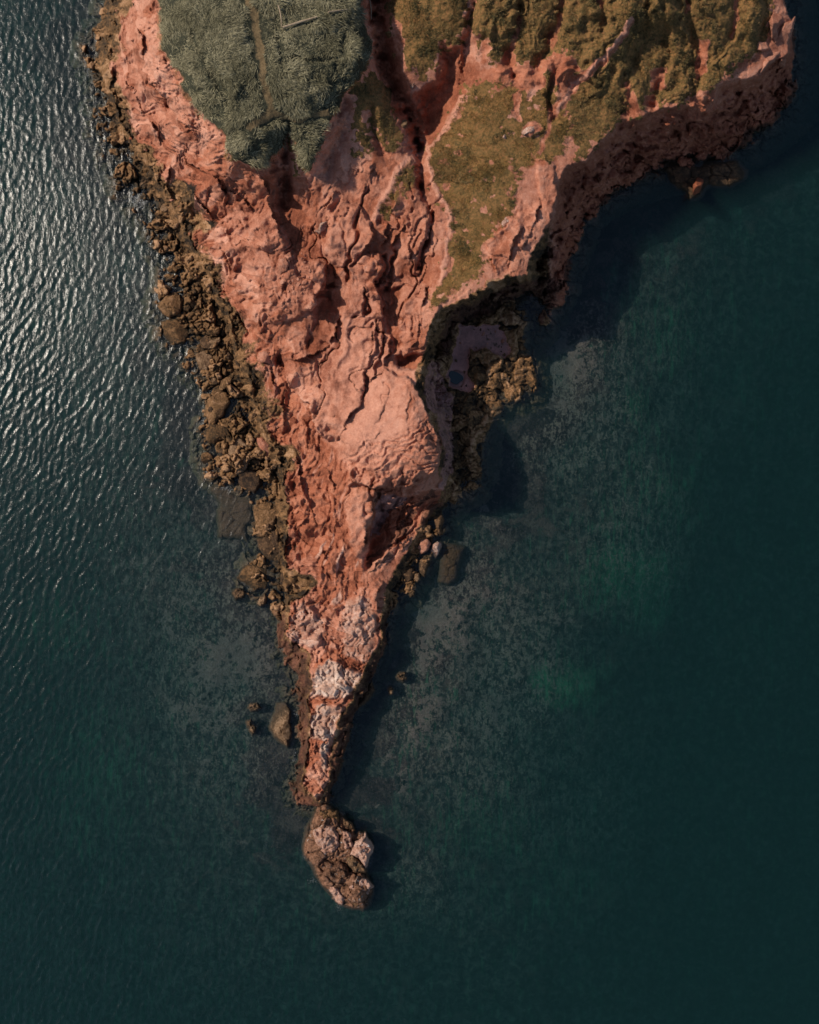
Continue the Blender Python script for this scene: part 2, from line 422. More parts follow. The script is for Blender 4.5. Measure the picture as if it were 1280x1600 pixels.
# contour-like strata steps over the bare rock: mud-stone beds that flow towards the point
fa = -0.26 * U + 0.97 * V; fc = 0.97 * U + 0.26 * V
slab_zone = np.clip(np.maximum(blob(560, 480, 110, 230), blob(600, 690, 90, 110)) + 0.7 * blob(470, 420, 80, 120) + 0.8 * blob(625, 825, 60, 55) + 0.7 * blob(640, 380, 60, 110) + 0.6 * blob(820, 390, 60, 70), 0, 1)
coarse_rough = sstep(-0.15, 0.55, fbm(U / 48, V / 48, 3, 58)) * (1 - 0.55 * slab_zone)            # some beds are smooth, some broken
def terrace(q, step, riser):
    k = np.floor(q / step); f = q / step - k
    return (k + np.clip((f - (1 - riser)) / riser, 0, 1)) * step - q
q = 0.55 * L1 + 1.1 * fbm((fc + 16 * n_lo) / 44, (fa + 16 * n_lo2) / 110, 3, 51) + 0.16 * n_hi
brk = 0.15 + 0.85 * sstep(-0.15, 0.35, fbm(U / 34, V / 34, 3, 60))
smooth_slab = 1 - 0.5 * poly_mask([(531,681),(566,628),(580,595),(622,590),(655,612),(672,650),(680,690),(640,735),(570,730)], 10)
bed = _hash(np.floor(q / 0.62) + 40, np.floor(q / 0.62) * 0, 77)
h += rock_zone * slab_zone * terrace(q, 0.62, 0.10) * 1.0 * brk * smooth_slab
q = 0.35 * L1 + 0.8 * fbm((fc + 9 * n_lo2) / 24, (fa + 9 * n_lo) / 55, 3, 57) + 0.10 * n_hi2
h += rock_zone * slab_zone * terrace(q, 0.30, 0.14) * 0.7 * coarse_rough * (1 - 0.8 * brk) * smooth_slab
h += rock_zone * slab_zone * smooth_slab * (0.9 * (ridged((fc + 10 * n_lo) / 38, (fa + 10 * n_lo2) / 150, 3, 59) - 0.66) * 1.35)

# surveyed ledges: a sharp drop along the line, the raised side fading back from it (+: raised on the left of travel)
LEDGE = [([(468,422),(480,415),(500,410),(508,412),(503,430),(507,445),(503,452),(497,462),(492,470),(491,480),(484,486),(476,488),(462,494)], 1.3, 15),
         ([(486,345),(496,362),(505,374),(508,394),(512,408),(522,424),(528,440)], -0.8, 14), ([(556,312),(566,330),(578,345),(583,362),(580,375),(570,388),(556,402),(545,418)], 1.0, 14),
         ([(600,330),(606,345),(604,365),(598,385),(594,394)], 0.9, 12), ([(628,345),(625,360),(612,380),(606,392)], 0.9, 10), ([(596,394),(604,405),(601,430),(588,446),(594,462),(598,480),(598,497),(592,512)], 1.3, 18),
         ([(681,340),(666,376),(658,389),(657,420),(652,432)], 1.0, 12), ([(600,500),(596,535),(595,550),(587,570),(585,590),(576,604)], 0.9, 8),
         ([(588,506),(580,530),(574,567),(570,600),(560,632),(545,656),(533,682),(513,692)], 0.9, 16), ([(608,526),(608,545),(600,572),(588,592)], 0.7, 8), ([(660,496),(652,520),(650,535),(640,545),(630,548)], 0.7, 10),
         ([(536,481),(528,505),(515,537),(490,556),(469,563),(442,562)], 0.8, 22), ([(444,569),(450,597),(466,619),(483,631),(490,662),(503,681),(517,692)], -0.9, 16),
         ([(535,705),(548,728),(545,738),(556,755),(575,760),(600,766),(640,762),(668,746),(684,728)], -1.3, 20), ([(604,606),(598,640),(588,664)], 0.16, 10), ([(642,600),(632,640),(642,690)], 0.16, 10), ([(552,700),(580,690),(604,672)], -0.16, 12),
         ([(591,766),(583,790),(578,812),(567,842),(570,870)], 1.1, 11), ([(588,800),(640,790),(692,773)], -0.7, 9), ([(598,832),(650,806)], -0.5, 8), ([(583,872),(620,845),(657,813)], -0.6, 8),
         ([(574,890),(600,870),(630,842),(664,810)], 0.6, 7), ([(577,900),(568,930),(560,962)], 0.5, 8), ([(602,902),(588,935),(590,958)], 0.6, 7), ([(405,266),(412,290),(420,320),(435,355),(448,388)], 1.3, 24),
         ([(343,378),(352,400),(368,425),(372,470),(394,500)], -1.1, 18), ([(213,36),(225,70),(228,104)], 0.8, 12), ([(182,96),(172,138),(192,162)], 0.7, 12), ([(233,186),(250,212),(256,240)], 0.9, 14), ([(288,238),(300,260),(332,272)], -0.8, 12),
         ([(272,256),(262,290),(276,322)], 0.7, 12), ([(308,330),(330,350),(352,345)], -0.7, 12), ([(228,84),(234,122),(262,164),(300,206),(322,236)], -0.8, 14), ([(200,120),(214,150),(226,190)], 0.6, 10),
         ([(330,270),(350,296),(384,312),(404,344)], 0.8, 16), ([(300,300),(318,328),(344,356)], 0.7, 12), ([(372,330),(388,372),(420,396),(444,400)], -0.5, 12), ([(420,560),(428,600),(440,640),(452,690)], 0.6, 10),
         ([(470,640),(486,690),(510,730),(528,780)], 0.6, 10), ([(450,660),(464,720),(478,780),(500,840)], 0.5, 9), ([(500,700),(516,760),(524,820),(540,872)], -0.5, 9), ([(462,800),(480,840),(520,880)], -0.5, 9),
         ([(520,300),(510,330),(516,356)], -0.7, 12), ([(588,250),(576,280),(568,306)], 0.6, 12), ([(620,300),(612,330),(622,345)], -0.6, 10), ([(646,360),(640,390),(636,420)], 0.6, 9), ([(672,440),(660,470),(662,500)], 0.6, 10),
         ([(800,345),(780,360),(758,380),(762,396)], -0.7, 10), ([(846,300),(836,340),(820,380),(812,420)], 0.6, 10), ([(830,330),(800,380),(790,420)], 0.5, 9), ([(750,395),(772,402),(776,430)], -0.4, 8)]
groove_tint = np.zeros_like(h)
for P, a_l, w in LEDGE:
    b = box_of(P, w * 4 + 8)
    d, sd, pr = seg_dist(P, WU[b], WV[b])
    tp = sstep(0, 0.25, pr) * sstep(1, 0.75, pr) * np.clip(0.75 + 0.9 * fbm(U[b] / 18, V[b] / 18, 2, 88), 0.1, 1.3)
    up = (sd * np.sign(a_l)) > 0
    groove_tint[b] = np.maximum(groove_tint[b], tp * np.where(up, 0, np.exp(-d / (5 + 0.35 * w))))
    h[b] += 1.35 * abs(a_l) * tp * np.where(up, np.exp(-d / w), -0.25 * np.exp(-d / (w * 0.4)))

HOLLOW = [(588,770),(636,774),(682,760),(700,764),(690,790),(664,818),(636,850),(604,884),(578,900),(570,868),(578,830)]
# creased lower half of the dome and long gullies between the flows
lowdome = poly_mask([(540,712),(560,700),(600,690),(640,672),(672,650),(684,690),(682,730),(640,760),(600,764),(560,758)], 8)
h += lowdome * (0.9 * terrace(0.06 * (V - 640) + 0.03 * (U - 600) + 0.9 * n_lo + 0.35 * n_hi, 0.8, 0.2) + 0.35 * (ridged(WU / 16, WV / 11, 3, 99) - 0.6))
fold = ridged((fc + 22 * n_lo) / 30, (fa + 22 * n_lo2) / 210, 2, 104)
h -= rock_zone * slab_zone * smooth_slab * 0.9 * sstep(0.86, 0.97, fold)
groove_tint = np.maximum(groove_tint, 0.8 * slab_zone * sstep(0.82, 0.95, fold) * smooth_slab)
hm = poly_mask(HOLLOW, 5)
q = 0.085 * (0.74 * (U - 640) + 0.67 * (V - 830)) + 1.1 * n_lo + 0.35 * n_hi + 0.5 * n_lo2
h += hm * (terrace(q, 0.85, 0.30) * 0.8 + 0.35 * fbm((0.67 * U - 0.74 * V) / 22, (0.74 * U + 0.67 * V) / 7, 3, 74))
bed = np.where(hm > 0.5, _hash(np.floor(q / 0.85) + 60, np.floor(q) * 0, 79), bed)
hollow_bed = hm * bed

# left slope: rills running down to the sea, ribs and rubble
left = rock_zone * sstep(470, 330, U - (V - 330) * 0.28)
al = (U * 0.78 - V * 0.62); ac = (U * 0.62 + V * 0.78)
h += left * (1.0 * (ridged(ac / 30 + 0.8 * n_lo, al / 90, 3, 61) - 0.65) + 1.0 * fbm(U / 34, V / 34, 3, 62))
q = 0.45 * L1 + 1.0 * fbm((U + 8 * n_lo) / 30, (V + 8 * n_lo2) / 30, 3, 65) + 0.15 * n_hi
bed = np.where(left > 0.5, _hash(np.floor(q / 0.6) + 90, np.floor(q) * 0, 78), bed)
h += left * terrace(q, 0.6, 0.14) * 0.9
h += left * 0.20 * (ridged(al / 7 + 1.5 * n_lo, ac / 60, 2, 63) - 0.6) * (1 - coarse_rough)
h += left * coarse_rough * 0.3 * (ridged(WU / 15, WV / 15, 3, 66) - 0.6)
h += left * 0.9 * (ridged((U * 0.85 - V * 0.5 + 8 * n_lo) / 26, (U * 0.5 + V * 0.85) / 110, 3, 67) - 0.66)
# clay slope under the slabs
clay_low = poly_mask([(405,560),(440,580),(470,625),(500,685),(530,705),(545,740),(540,790),(548,850),(570,890),(560,920),(530,950),(505,950),(490,920),(500,880),(460,850),(452,780),(430,700)], 9)
clay = np.maximum(clay, clay_low * 0.8)
h += clay_low * 0.7 * (ridged((U + 0.25 * V + 8 * n_lo) / 8, (V - 0.3 * U) / 60, 3, 64) - 0.6)
# general roughness
h += rock_zone * 0.10 * (0.15 + 0.85 * coarse_rough) * (ridged(U / 6, V / 6, 2, 70) - 0.6) + rock_zone * (0.05 + 0.13 * coarse_rough) * fbm(U / 9, V / 9, 3, 71) + rock_zone * 0.22 * coarse_rough * (ridged(WU / 20, WV / 20, 3, 72) - 0.6)
low_spit = rock_zone * sstep(900, 960, V)
lm = low_spit > 0.05
e1, e2, ec = voronoi(WU[lm] / 24, WV[lm] / 17, 14); e3, e4, ed = voronoi(WU[lm] / 7, WV[lm] / 6, 15)
blk = np.zeros_like(h); blk[lm] = (ec - 0.5) * 0.65 - 0.35 * sstep(0.08, 0, e2 - e1) + (ed - 0.5) * 0.10 - 0.06 * sstep(0.10, 0, e4 - e3)
h += low_spit * (0.75 * blk + 0.14 * (ridged(U / 15, V / 11, 3, 73) - 0.6))
pit = np.zeros_like(h)
lm = low_spit > 0.05
p1, p2, pc = voronoi(WU[lm] / 8.5, WV[lm] / 8.5, 8)
pit[lm] = np.where(pc > 0.62, sstep(0.30, 0.10, p1), 0)
h -= 0.45 * pit * low_spit * sstep(-0.1, 0.3, n_lo)
# cracked crust
cr = rock_zone * slab_zone
lm = cr > 0.05
p1, p2, pc = voronoi((WU[lm] + 4 * n_hi[lm]) / 30, (WV[lm] + 4 * n_hi2[lm]) / 22, 12)
crack = np.zeros_like(h); crack[lm] = sstep(0.05, 0.0, p2 - p1) * (pc > 0.6)
h -= 0.16 * crack * cr * coarse_rough
# strata on the faces
wall = np.clip(f_cl * (1 - f_cl) * 5, 0, 1) * sstep(0, 10, d_out)
h += wall * (0.28 * fbm(U / 12, V / 14, 4, 81) + 0.75 * terrace(h + 0.9 * n_lo + 0.25 * n_hi + 0.012 * U, 1.7, 0.35) + 0.30 * (ridged((U * 0.35 + V) / 9 + n_lo, U / 70, 3, 82) - 0.6) + 0.5 * (ridged(WU / 24, WV / 24, 3, 83) - 0.6))

# cove floor
FLOOR = [(722,508),(738,512),(752,508),(772,508),(786,522),(795,548),(790,562),(776,552),(758,541),(742,548),(733,546),(730,562),(726,580),(734,592),(740,606),(730,614),(714,608),(700,602),(697,586),(706,562),(710,534)]
fl = sstep(-4, 3, poly_sdf(FLOOR, 20))
h = h * (1 - fl) + (0.55 + 0.04 * n_lo) * fl
mauve = np.maximum(mauve, fl)
fl_keep = fl
MAUVE_WALL = [(672,560),(690,570),(700,610),(712,625),(705,660),(710,690),(708,745),(695,770),(686,760),(690,700),(680,655),(664,632),(660,600)]
mw = poly_mask(MAUVE_WALL, 6)
mauve = np.maximum(mauve, 0.6 * mw); clay = np.maximum(clay, mw)
h += 0.4 * poly_mask(MAUVE_WALL, 6)
COVE_LEDGE = [(742,545),(768,552),(790,565),(800,545),(796,505),(806,478),(820,480),(816,520),(828,560),(836,595),(830,618),(798,618),(775,640),(766,662),(758,690),(752,758),(730,766),(718,760),(724,700),(720,640),(738,606),(745,580)]
cl = poly_mask(COVE_LEDGE, 3)
h += 0.45 * cl
for P in ([(798,478),(806,470),(812,480),(822,470),(826,490),(818,520),(812,545),(806,515)],):
    k = poly_mask(P, 3); h = h * (1 - k) + (-1.2) * k * 1.0 if False else h
h -= 0.6 * sstep(15, 11.5, np.hypot(WU - 712, WV - 590))

# ---------------- material regions
shelf = sstep(10, -6, d_top)
leftish = sstep(40, -30, (U - 470) - (V - 620) * 0.22 - np.where(V > 900, 10, 0)) 
ochre = np.maximum(ochre, shelf * sstep(-40, 2, d_out) * (1 - right_cliff))
ochre = np.where(mauve > 0.3, ochre * (1 - mauve), ochre)
# ochre stain creeping up the lower slope
ochre = np.maximum(ochre, 0.85 * sstep(46, 0, d_top + 20 * n_lo + 6 * n_hi) * sstep(430, 380, U - 0.1 * V) * (1 - sstep(700, 800, V)))
ochre = np.maximum(ochre, 0.6 * poly_mask([(470,900),(490,905),(488,930),(466,930)], 5))
clay = np.maximum(clay, right_cliff * shelf * 0.62)
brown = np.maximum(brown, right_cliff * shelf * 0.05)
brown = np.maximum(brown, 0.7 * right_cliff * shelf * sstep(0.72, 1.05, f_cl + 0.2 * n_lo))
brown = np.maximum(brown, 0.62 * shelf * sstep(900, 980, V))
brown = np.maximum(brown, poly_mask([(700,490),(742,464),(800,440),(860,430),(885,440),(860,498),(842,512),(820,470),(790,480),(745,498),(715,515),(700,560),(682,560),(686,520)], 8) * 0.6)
ochre = np.maximum(ochre, low_spit * sstep(1060, 1200, V) * 0.30)
brown = np.maximum(brown, 0.6 * (hollow_bed > 0.6)); mauve = np.maximum(mauve, 0.5 * hm * (bed < 0.3))
brown *= 1 - 0.95 * fl_keep; ochre *= 1 - fl_keep
for P in [[(560,1250),(600,1250),(600,1440),(470,1440),(470,1290)], [(430,905),(455,930),(440,1000),(482,1024),(480,1110),(468,1180),(470,1250),(400,1250),(400,950)]]:
    ochre = np.maximum(ochre, 0.9 * poly_mask(P, 5) * sstep(2.2, 1.0, h))
for P in [[(491,1036),(514,1028),(568,1052),(568,1069),(535,1094),(481,1090)], [(490,1099),(533,1104),(535,1120),(519,1162),(484,1156)],
          [(500,1165),(520,1160),(514,1200),(500,1214)], [(505,1040),(560,1052),(560,1080),(530,1090)]]:
    pale = np.maximum(pale, poly_mask(P, 10) * 0.66)
for P in [[(476,930),(490,954),(512,966),(512,994),(490,1015),(448,1005),(451,959)], [(533,935),(580,925),(592,1001),(588,1022),(572,1040),(530,1022)]]:
    pale = np.maximum(pale, poly_mask(P, 8) * 0.46)
dust = np.maximum(dust, rock_zone * (0.55 * blob(560, 560, 70, 160) + 0.6 * blob(600, 690, 70, 80) + 0.45 * blob(400, 400, 70, 100)))
clay = np.maximum(clay, rock_zone * 0.62 * sstep(0.0, 0.6, fbm(U / 60, V / 60, 4, 91)))
clay = np.maximum(clay, left * 0.8 * sstep(-0.05, 0.5, fbm(ac / 26, al / 60, 4, 92)))
strk = fbm((U + 0.25 * V + 8 * n_lo) / 9, (V - 0.3 * U) / 60, 3, 93)
clay = np.maximum(clay, clay_low * np.clip(0.85 + 0.4 * strk, 0, 1)); dust = np.maximum(dust, clay_low * 0.7 * sstep(0.25, 0.7, strk))
pale = np.maximum(pale, clay_low * 0.45 * sstep(0.3, 0.7, strk) * sstep(760, 820, V))
clay = np.maximum(clay, 0.9 * poly_mask([(728,110),(760,104),(810,112),(850,128),(812,150),(804,190),(790,140),(740,140)], 8))
clay = np.maximum(clay, gullied * 0.8 * (1 - green))
veg = veg * (1 - 0.55 * gullied * gul * (0.5 + 0.8 * coarse_rough)); clay = np.maximum(clay, gullied * gul)
clay = np.maximum(clay, bare * 0.6)
clay = np.maximum(clay, 0.9 * groove_tint * rock_zone)  # redder, darker tone along the foot of ledges and in fold grooves
clay = np.maximum(clay, 0.8 * poly_mask([(575,-220),(575,40),(585,110),(600,160),(640,215),(662,215),(640,130),(612,60),(608,-220)], 7))
veg = np.maximum(veg, 0.45 * sstep(14, 0, np.abs(d_pl)) * (1 - sstep(0, 4, d_pl)) * sstep(0.1, 0.5, n_lo + 0.3))   # turf creeping over the lip
veg = np.maximum(veg, grass_w)
h += veg * (1 - 0.7 * turf) * (1 - grass_w) * on_top * (0.09 * fbm(U / 9, V / 9, 3, 95) + 0.07 * np.abs(fbm(U / 4, V / 4, 2, 96)))
h += grass_w * (0.25 * fbm(U / 40, V / 40, 3, 97) + 0.05 * fbm(U / 8, V / 8, 2, 98))
# trodden paths through the plateau grass
path = np.zeros_like(veg)
for P, w in [([(386,-60),(392,0),(402,50),(410,100),(416,150),(424,178)], 7.5), ([(424,178),(408,190),(390,198)], 8), ([(424,180),(470,184),(512,174)], 6),
             ([(470,0),(440,40)], 0.1)]:
    b = box_of(P, w * 4 + 6)
    d, _, _ = seg_dist(P, WU[b], WV[b])
    path[b] = np.maximum(path[b], np.exp(-(d / w) ** 2))
path[:, :] = np.clip(path, 0, 1)
track = np.zeros_like(veg)
for P, w in [([(540,30),(534,80),(526,130),(508,165)], 5), ([(430,60),(440,95),(500,92),(530,90)], 4), ([(300,60),(330,110),(352,160)], 6)]:
    b = box_of(P, w * 4 + 6)
    d, _, _ = seg_dist(P, WU[b], WV[b])
    track[b] = np.maximum(track[b], np.exp(-(d / w) ** 2))
h -= 0.4 * track * grass_w
wet = sstep(0.55, -0.15, h + 0.4 * n_hi) * (d_out < 60)

# ---------------------------------------------------------------- mesh helpers
coll = scene.collection
def grid_mesh(name, X, Y, Z, keep=None, smooth=True):
    ny, nx = X.shape
    idx = np.arange(ny * nx).reshape(ny, nx)
    # rows run downwards in the photograph, so this order makes the normals point up
    q = np.stack([idx[:-1, :-1], idx[1:, :-1], idx[1:, 1:], idx[:-1, 1:]], -1).reshape(-1, 4)
    if keep is not None:
        kc = keep[:-1, :-1] | keep[1:, :-1] | keep[1:, 1:] | keep[:-1, 1:]
        q = q[kc.reshape(-1)]
    used = np.zeros(ny * nx, bool); used[q.reshape(-1)] = True
    remap = np.cumsum(used) - 1
    q = remap[q]
    co = np.stack([X.reshape(-1)[used], Y.reshape(-1)[used], Z.reshape(-1)[used]], -1).astype(np.float32)
    me = bpy.data.meshes.new(name)
    fill_mesh(me, co, q, smooth)
    return me, used

def fill_mesh(me, co, faces, smooth=True):
    n = faces.shape[1]
    me.vertices.add(len(co)); me.vertices.foreach_set('co', np.ascontiguousarray(co, np.float32).reshape(-1))
    me.loops.add(faces.size); me.loops.foreach_set('vertex_index', np.ascontiguousarray(faces, np.int32).reshape(-1))
    me.polygons.add(len(faces)); me.polygons.foreach_set('loop_start', np.arange(0, faces.size, n, dtype=np.int32))
    me.polygons.foreach_set('loop_total', np.full(len(faces), n, np.int32))
    me.polygons.foreach_set('use_smooth', np.full(len(faces), smooth, bool))
    me.update(calc_edges=True)

def color_attr(me, name, cols):
    a = me.color_attributes.new(name, 'FLOAT_COLOR', 'POINT')
    a.data.foreach_set('color', np.ascontiguousarray(cols, np.float32).reshape(-1))

def link(name, me, mat, kind=None, label=None, cat=None, group=None, parent=None, loc=None):
    o = bpy.data.objects.new(name, me); coll.objects.link(o)
    if mat is not None and not me.materials:
        me.materials.append(mat)
    if kind: o['kind'] = kind
    if label: o['label'] = label
    if cat: o['category'] = cat
    if group: o['group'] = group
    if cat and not kind: o['kind'] = 'thing'
    if parent: o.parent = parent
    if loc is not None: o.location = loc
    return o

# ---------------------------------------------------------------- materials
class NT:
    def __init__(self, name):
        self.m = bpy.data.materials.new(name); self.m.use_nodes = True
        self.t = self.m.node_tree; self.t.nodes.clear()
        self.out = self.t.nodes.new('ShaderNodeOutputMaterial')
        self.co = None
    def n(self, typ, **kw):
        nd = self.t.nodes.new(typ)
        for k, v in kw.items():
            setattr(nd, k, v)
        return nd
    def l(self, a, b):
        self.t.links.new(a, b)
    def coords(self):
        if self.co is None:
            self.co = self.n('ShaderNodeNewGeometry').outputs['Position']
        return self.co
    def mapped(self, scale=(1, 1, 1), rot=(0, 0, 0)):
        mp = self.n('ShaderNodeMapping'); self.l(self.coords(), mp.inputs[0])
        mp.inputs['Scale'].default_value = scale; mp.inputs['Rotation'].default_value = rot
        return mp.outputs[0]
    def noise(self, scale, detail=4, rough=0.55, dist=0.0, vec=None):
        nd = self.n('ShaderNodeTexNoise'); self.l(vec if vec is not None else self.coords(), nd.inputs['Vector'])
        nd.inputs['Scale'].default_value = scale; nd.inputs['Detail'].default_value = detail
        nd.inputs['Roughness'].default_value = rough; nd.inputs['Distortion'].default_value = dist
        return nd.outputs['Fac']
    def voro(self, scale, feature='F1', vec=None, out='Distance'):
        nd = self.n('ShaderNodeTexVoronoi'); nd.feature = feature
        self.l(vec if vec is not None else self.coords(), nd.inputs['Vector']); nd.inputs['Scale'].default_value = scale
        return nd.outputs[out]
    def math(self, op, a, b=None, clamp=False):
        nd = self.n('ShaderNodeMath', operation=op, use_clamp=clamp)
        for i, x in enumerate((a, b)):
            if x is None: continue
            if isinstance(x, (int, float)): nd.inputs[i].default_value = x
            else: self.l(x, nd.inputs[i])
        return nd.outputs[0]
    def ss(self, a, b, x):
        nd = self.n('ShaderNodeMapRange', interpolation_type='SMOOTHSTEP')
        self.l(x, nd.inputs[0]); nd.inputs[1].default_value = a; nd.inputs[2].default_value = b
        return nd.outputs[0]
    def mix(self, f, a, b, mode='MIX'):
        nd = self.n('ShaderNodeMix', data_type='RGBA', blend_type=mode)
        if isinstance(f, (int, float)): nd.inputs[0].default_value = f
        else: self.l(f, nd.inputs[0])
        for i, x in ((6, a), (7, b)):
            if isinstance(x, tuple): nd.inputs[i].default_value = (*x, 1)
            else: self.l(x, nd.inputs[i])
        return nd.outputs[2]
    def ramp(self, f, stops):
        nd = self.n('ShaderNodeValToRGB'); self.l(f, nd.inputs[0])
        e = nd.color_ramp.elements
        while len(e) < len(stops): e.new(0.5)
        for i, (p, c) in enumerate(stops):
            e[i].position = p; e[i].color = (*c, 1)
        return nd.outputs[0]
    def attr(self, name):
        nd = self.n('ShaderNodeAttribute', attribute_name=name)
        sp = self.n('ShaderNodeSeparateColor'); self.l(nd.outputs['Color'], sp.inputs[0])
        return sp.outputs[0], sp.outputs[1], sp.outputs[2], nd.outputs['Alpha']
    def bump(self, height, strength, dist, normal=None):
        nd = self.n('ShaderNodeBump'); self.l(height, nd.inputs['Height'])
        nd.inputs['Strength'].default_value = strength; nd.inputs['Distance'].default_value = dist
        if normal is not None: self.l(normal, nd.inputs['Normal'])
        return nd.outputs[0]
    def finish(self, col, rough=0.9, normal=None, spec=0.3):
        b = self.n('ShaderNodeBsdfPrincipled')
        if isinstance(col, tuple): b.inputs['Base Color'].default_value = (*col, 1)
        else: self.l(col, b.inputs['Base Color'])
        if isinstance(rough, (int, float)): b.inputs['Roughness'].default_value = rough
        else: self.l(rough, b.inputs['Roughness'])
        b.inputs['Specular IOR Level'].default_value = spec
        if normal is not None: self.l(normal, b.inputs['Normal'])
        self.l(b.outputs[0], self.out.inputs['Surface'])
        return self.m

PINK = [(0.1, (0.23, 0.074, 0.041)), (0.38, (0.39, 0.153, 0.092)), (0.6, (0.48, 0.213, 0.138)), (0.9, (0.59, 0.300, 0.210))]
CLAY = [(0.2, (0.16, 0.043, 0.020)), (0.5, (0.30, 0.088, 0.041)), (0.8, (0.42, 0.150, 0.080))]
OCHRE = [(0.18, (0.016, 0.011, 0.007)), (0.40, (0.080, 0.044, 0.019)), (0.62, (0.20, 0.102, 0.042)), (0.93, (0.41, 0.235, 0.13))]
PALE = [(0.15, (0.34, 0.175, 0.12)), (0.45, (0.48, 0.31, 0.235)), (0.85, (0.62, 0.48, 0.40))]
MAUVE = [(0.1, (0.20, 0.12, 0.105)), (0.5, (0.42, 0.205, 0.17)), (0.9, (0.62, 0.30, 0.24))]
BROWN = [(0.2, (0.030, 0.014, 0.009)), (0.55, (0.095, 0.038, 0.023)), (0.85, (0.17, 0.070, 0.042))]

def headland_material():
    t = NT("headland_rock_and_soil")
    oc, ve, cl, pa = t.attr('zone_a'); ma, we, br, du = t.attr('zone_b')
    pth, gr, cel, bed = t.attr('zone_c')
    nA = t.noise(0.16, 5, 0.55, 0.6); nB = t.noise(0.7, 6, 0.62, 0.4); nC = t.noise(3.2, 6, 0.65)
    nD = t.noise(1.3, 5, 0.6, 1.2)
    mixn = t.math('ADD', t.math('MULTIPLY', nA, 0.35), t.math('ADD', t.math('MULTIPLY', nB, 0.4), t.math('MULTIPLY', nC, 0.25)))
    nF = t.noise(9.0, 3, 0.7)
    mixn = t.math('ADD', t.math('MULTIPLY', mixn, 2.4), -0.70)
    mixn = t.math('ADD', mixn, t.math('ADD', t.math('MULTIPLY', bed, 0.42), t.math('ADD', t.math('MULTIPLY', nF, 0.7), -0.56)))
    def thr(a, n=nB, lo=0.35, hi=0.62, amp=0.8):
        s = t.math('ADD', a, t.math('MULTIPLY', t.math('SUBTRACT', n, 0.5), amp))
        return t.math('MULTIPLY', t.ss(lo, hi, s), t.ss(0.0, 0.08, a))
    col = t.ramp(mixn, PINK)
    col = t.mix(t.math('MULTIPLY', thr(cl, nD, 0.25, 0.75), 0.85), col, t.ramp(mixn, CLAY))
    col = t.mix(t.math('MULTIPLY', thr(du, nB, 0.2, 0.9), 0.7), col, t.ramp(nC, [(0.3, (0.50, 0.225, 0.148)), (0.7, (0.64, 0.33, 0.235))]))
    col = t.mix(thr(pa, nD, 0.30, 0.62, 0.42), col, t.ramp(mixn, PALE))
    guano = t.math('MULTIPLY', t.ss(0.60, 0.66, t.noise(1.1, 6, 0.7, 0.8)), t.ss(0.55, 0.8, pa))
    col = t.mix(t.math('MULTIPLY', guano, 0.55), col, (0.72, 0.66, 0.59))
    col = t.mix(thr(ma, nB, 0.3, 0.6, 0.4), col, t.ramp(mixn, MAUVE))
    nO = t.math('ADD', t.math('MULTIPLY', t.noise(0.9, 6, 0.68, 1.0), 0.6), t.math('MULTIPLY', nC, 0.4))
    nO = t.math('ADD', t.math('MULTIPLY', nO, 1.9), t.math('ADD', t.math('MULTIPLY', cel, 0.85), -0.86))
    col = t.mix(thr(oc, nD, 0.3, 0.6), col, t.ramp(nO, OCHRE))
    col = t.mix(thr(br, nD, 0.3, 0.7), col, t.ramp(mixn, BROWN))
    # algae and weed belt at the tide line
    col = t.mix(t.math('MULTIPLY', thr(we, nD, 0.4, 0.8), 0.85), col, t.ramp(nC, [(0.35, (0.018, 0.016, 0.012)), (0.7, (0.075, 0.056, 0.03))]))
    vegc = t.ramp(t.math('ADD', t.math('MULTIPLY', nD, 0.5), t.math('MULTIPLY', nC, 0.5)),
                  [(0.32, (0.048, 0.036, 0.013)), (0.45, (0.125, 0.078, 0.026)), (0.55, (0.23, 0.120, 0.042)), (0.68, (0.31, 0.135, 0.058))])
    gsoil = t.ramp(nC, [(0.35, (0.020, 0.022, 0.014)), (0.7, (0.065, 0.062, 0.034))])
    vegc = t.mix(gr, vegc, gsoil)
    vegc = t.mix(t.math('MULTIPLY', thr(pth, nC, 0.3, 0.8), 0.8), vegc, t.ramp(nC, [(0.3, (0.14, 0.09, 0.042)), (0.7, (0.26, 0.175, 0.085))]))
    col = t.mix(thr(ve, nD, 0.3, 0.55), col, vegc)
    v1 = t.voro(2.4, 'DISTANCE_TO_EDGE', t.mapped((1, 1, 0.6)))
    hgt = t.math('ADD', t.math('MULTIPLY', t.noise(2.2, 8, 0.72, 0.5), 1.0), t.math('ADD', t.math('MULTIPLY', t.ss(0.0, 0.12, v1), 0.06), t.math('MULTIPLY', t.noise(7.0, 4, 0.7), 0.30)))
    nb = t.bump(hgt, 0.62, 0.34)
    rough = t.math('SUBTRACT', 0.92, t.math('MULTIPLY', we, 0.4))
    return t.finish(col, rough, nb, 0.25)

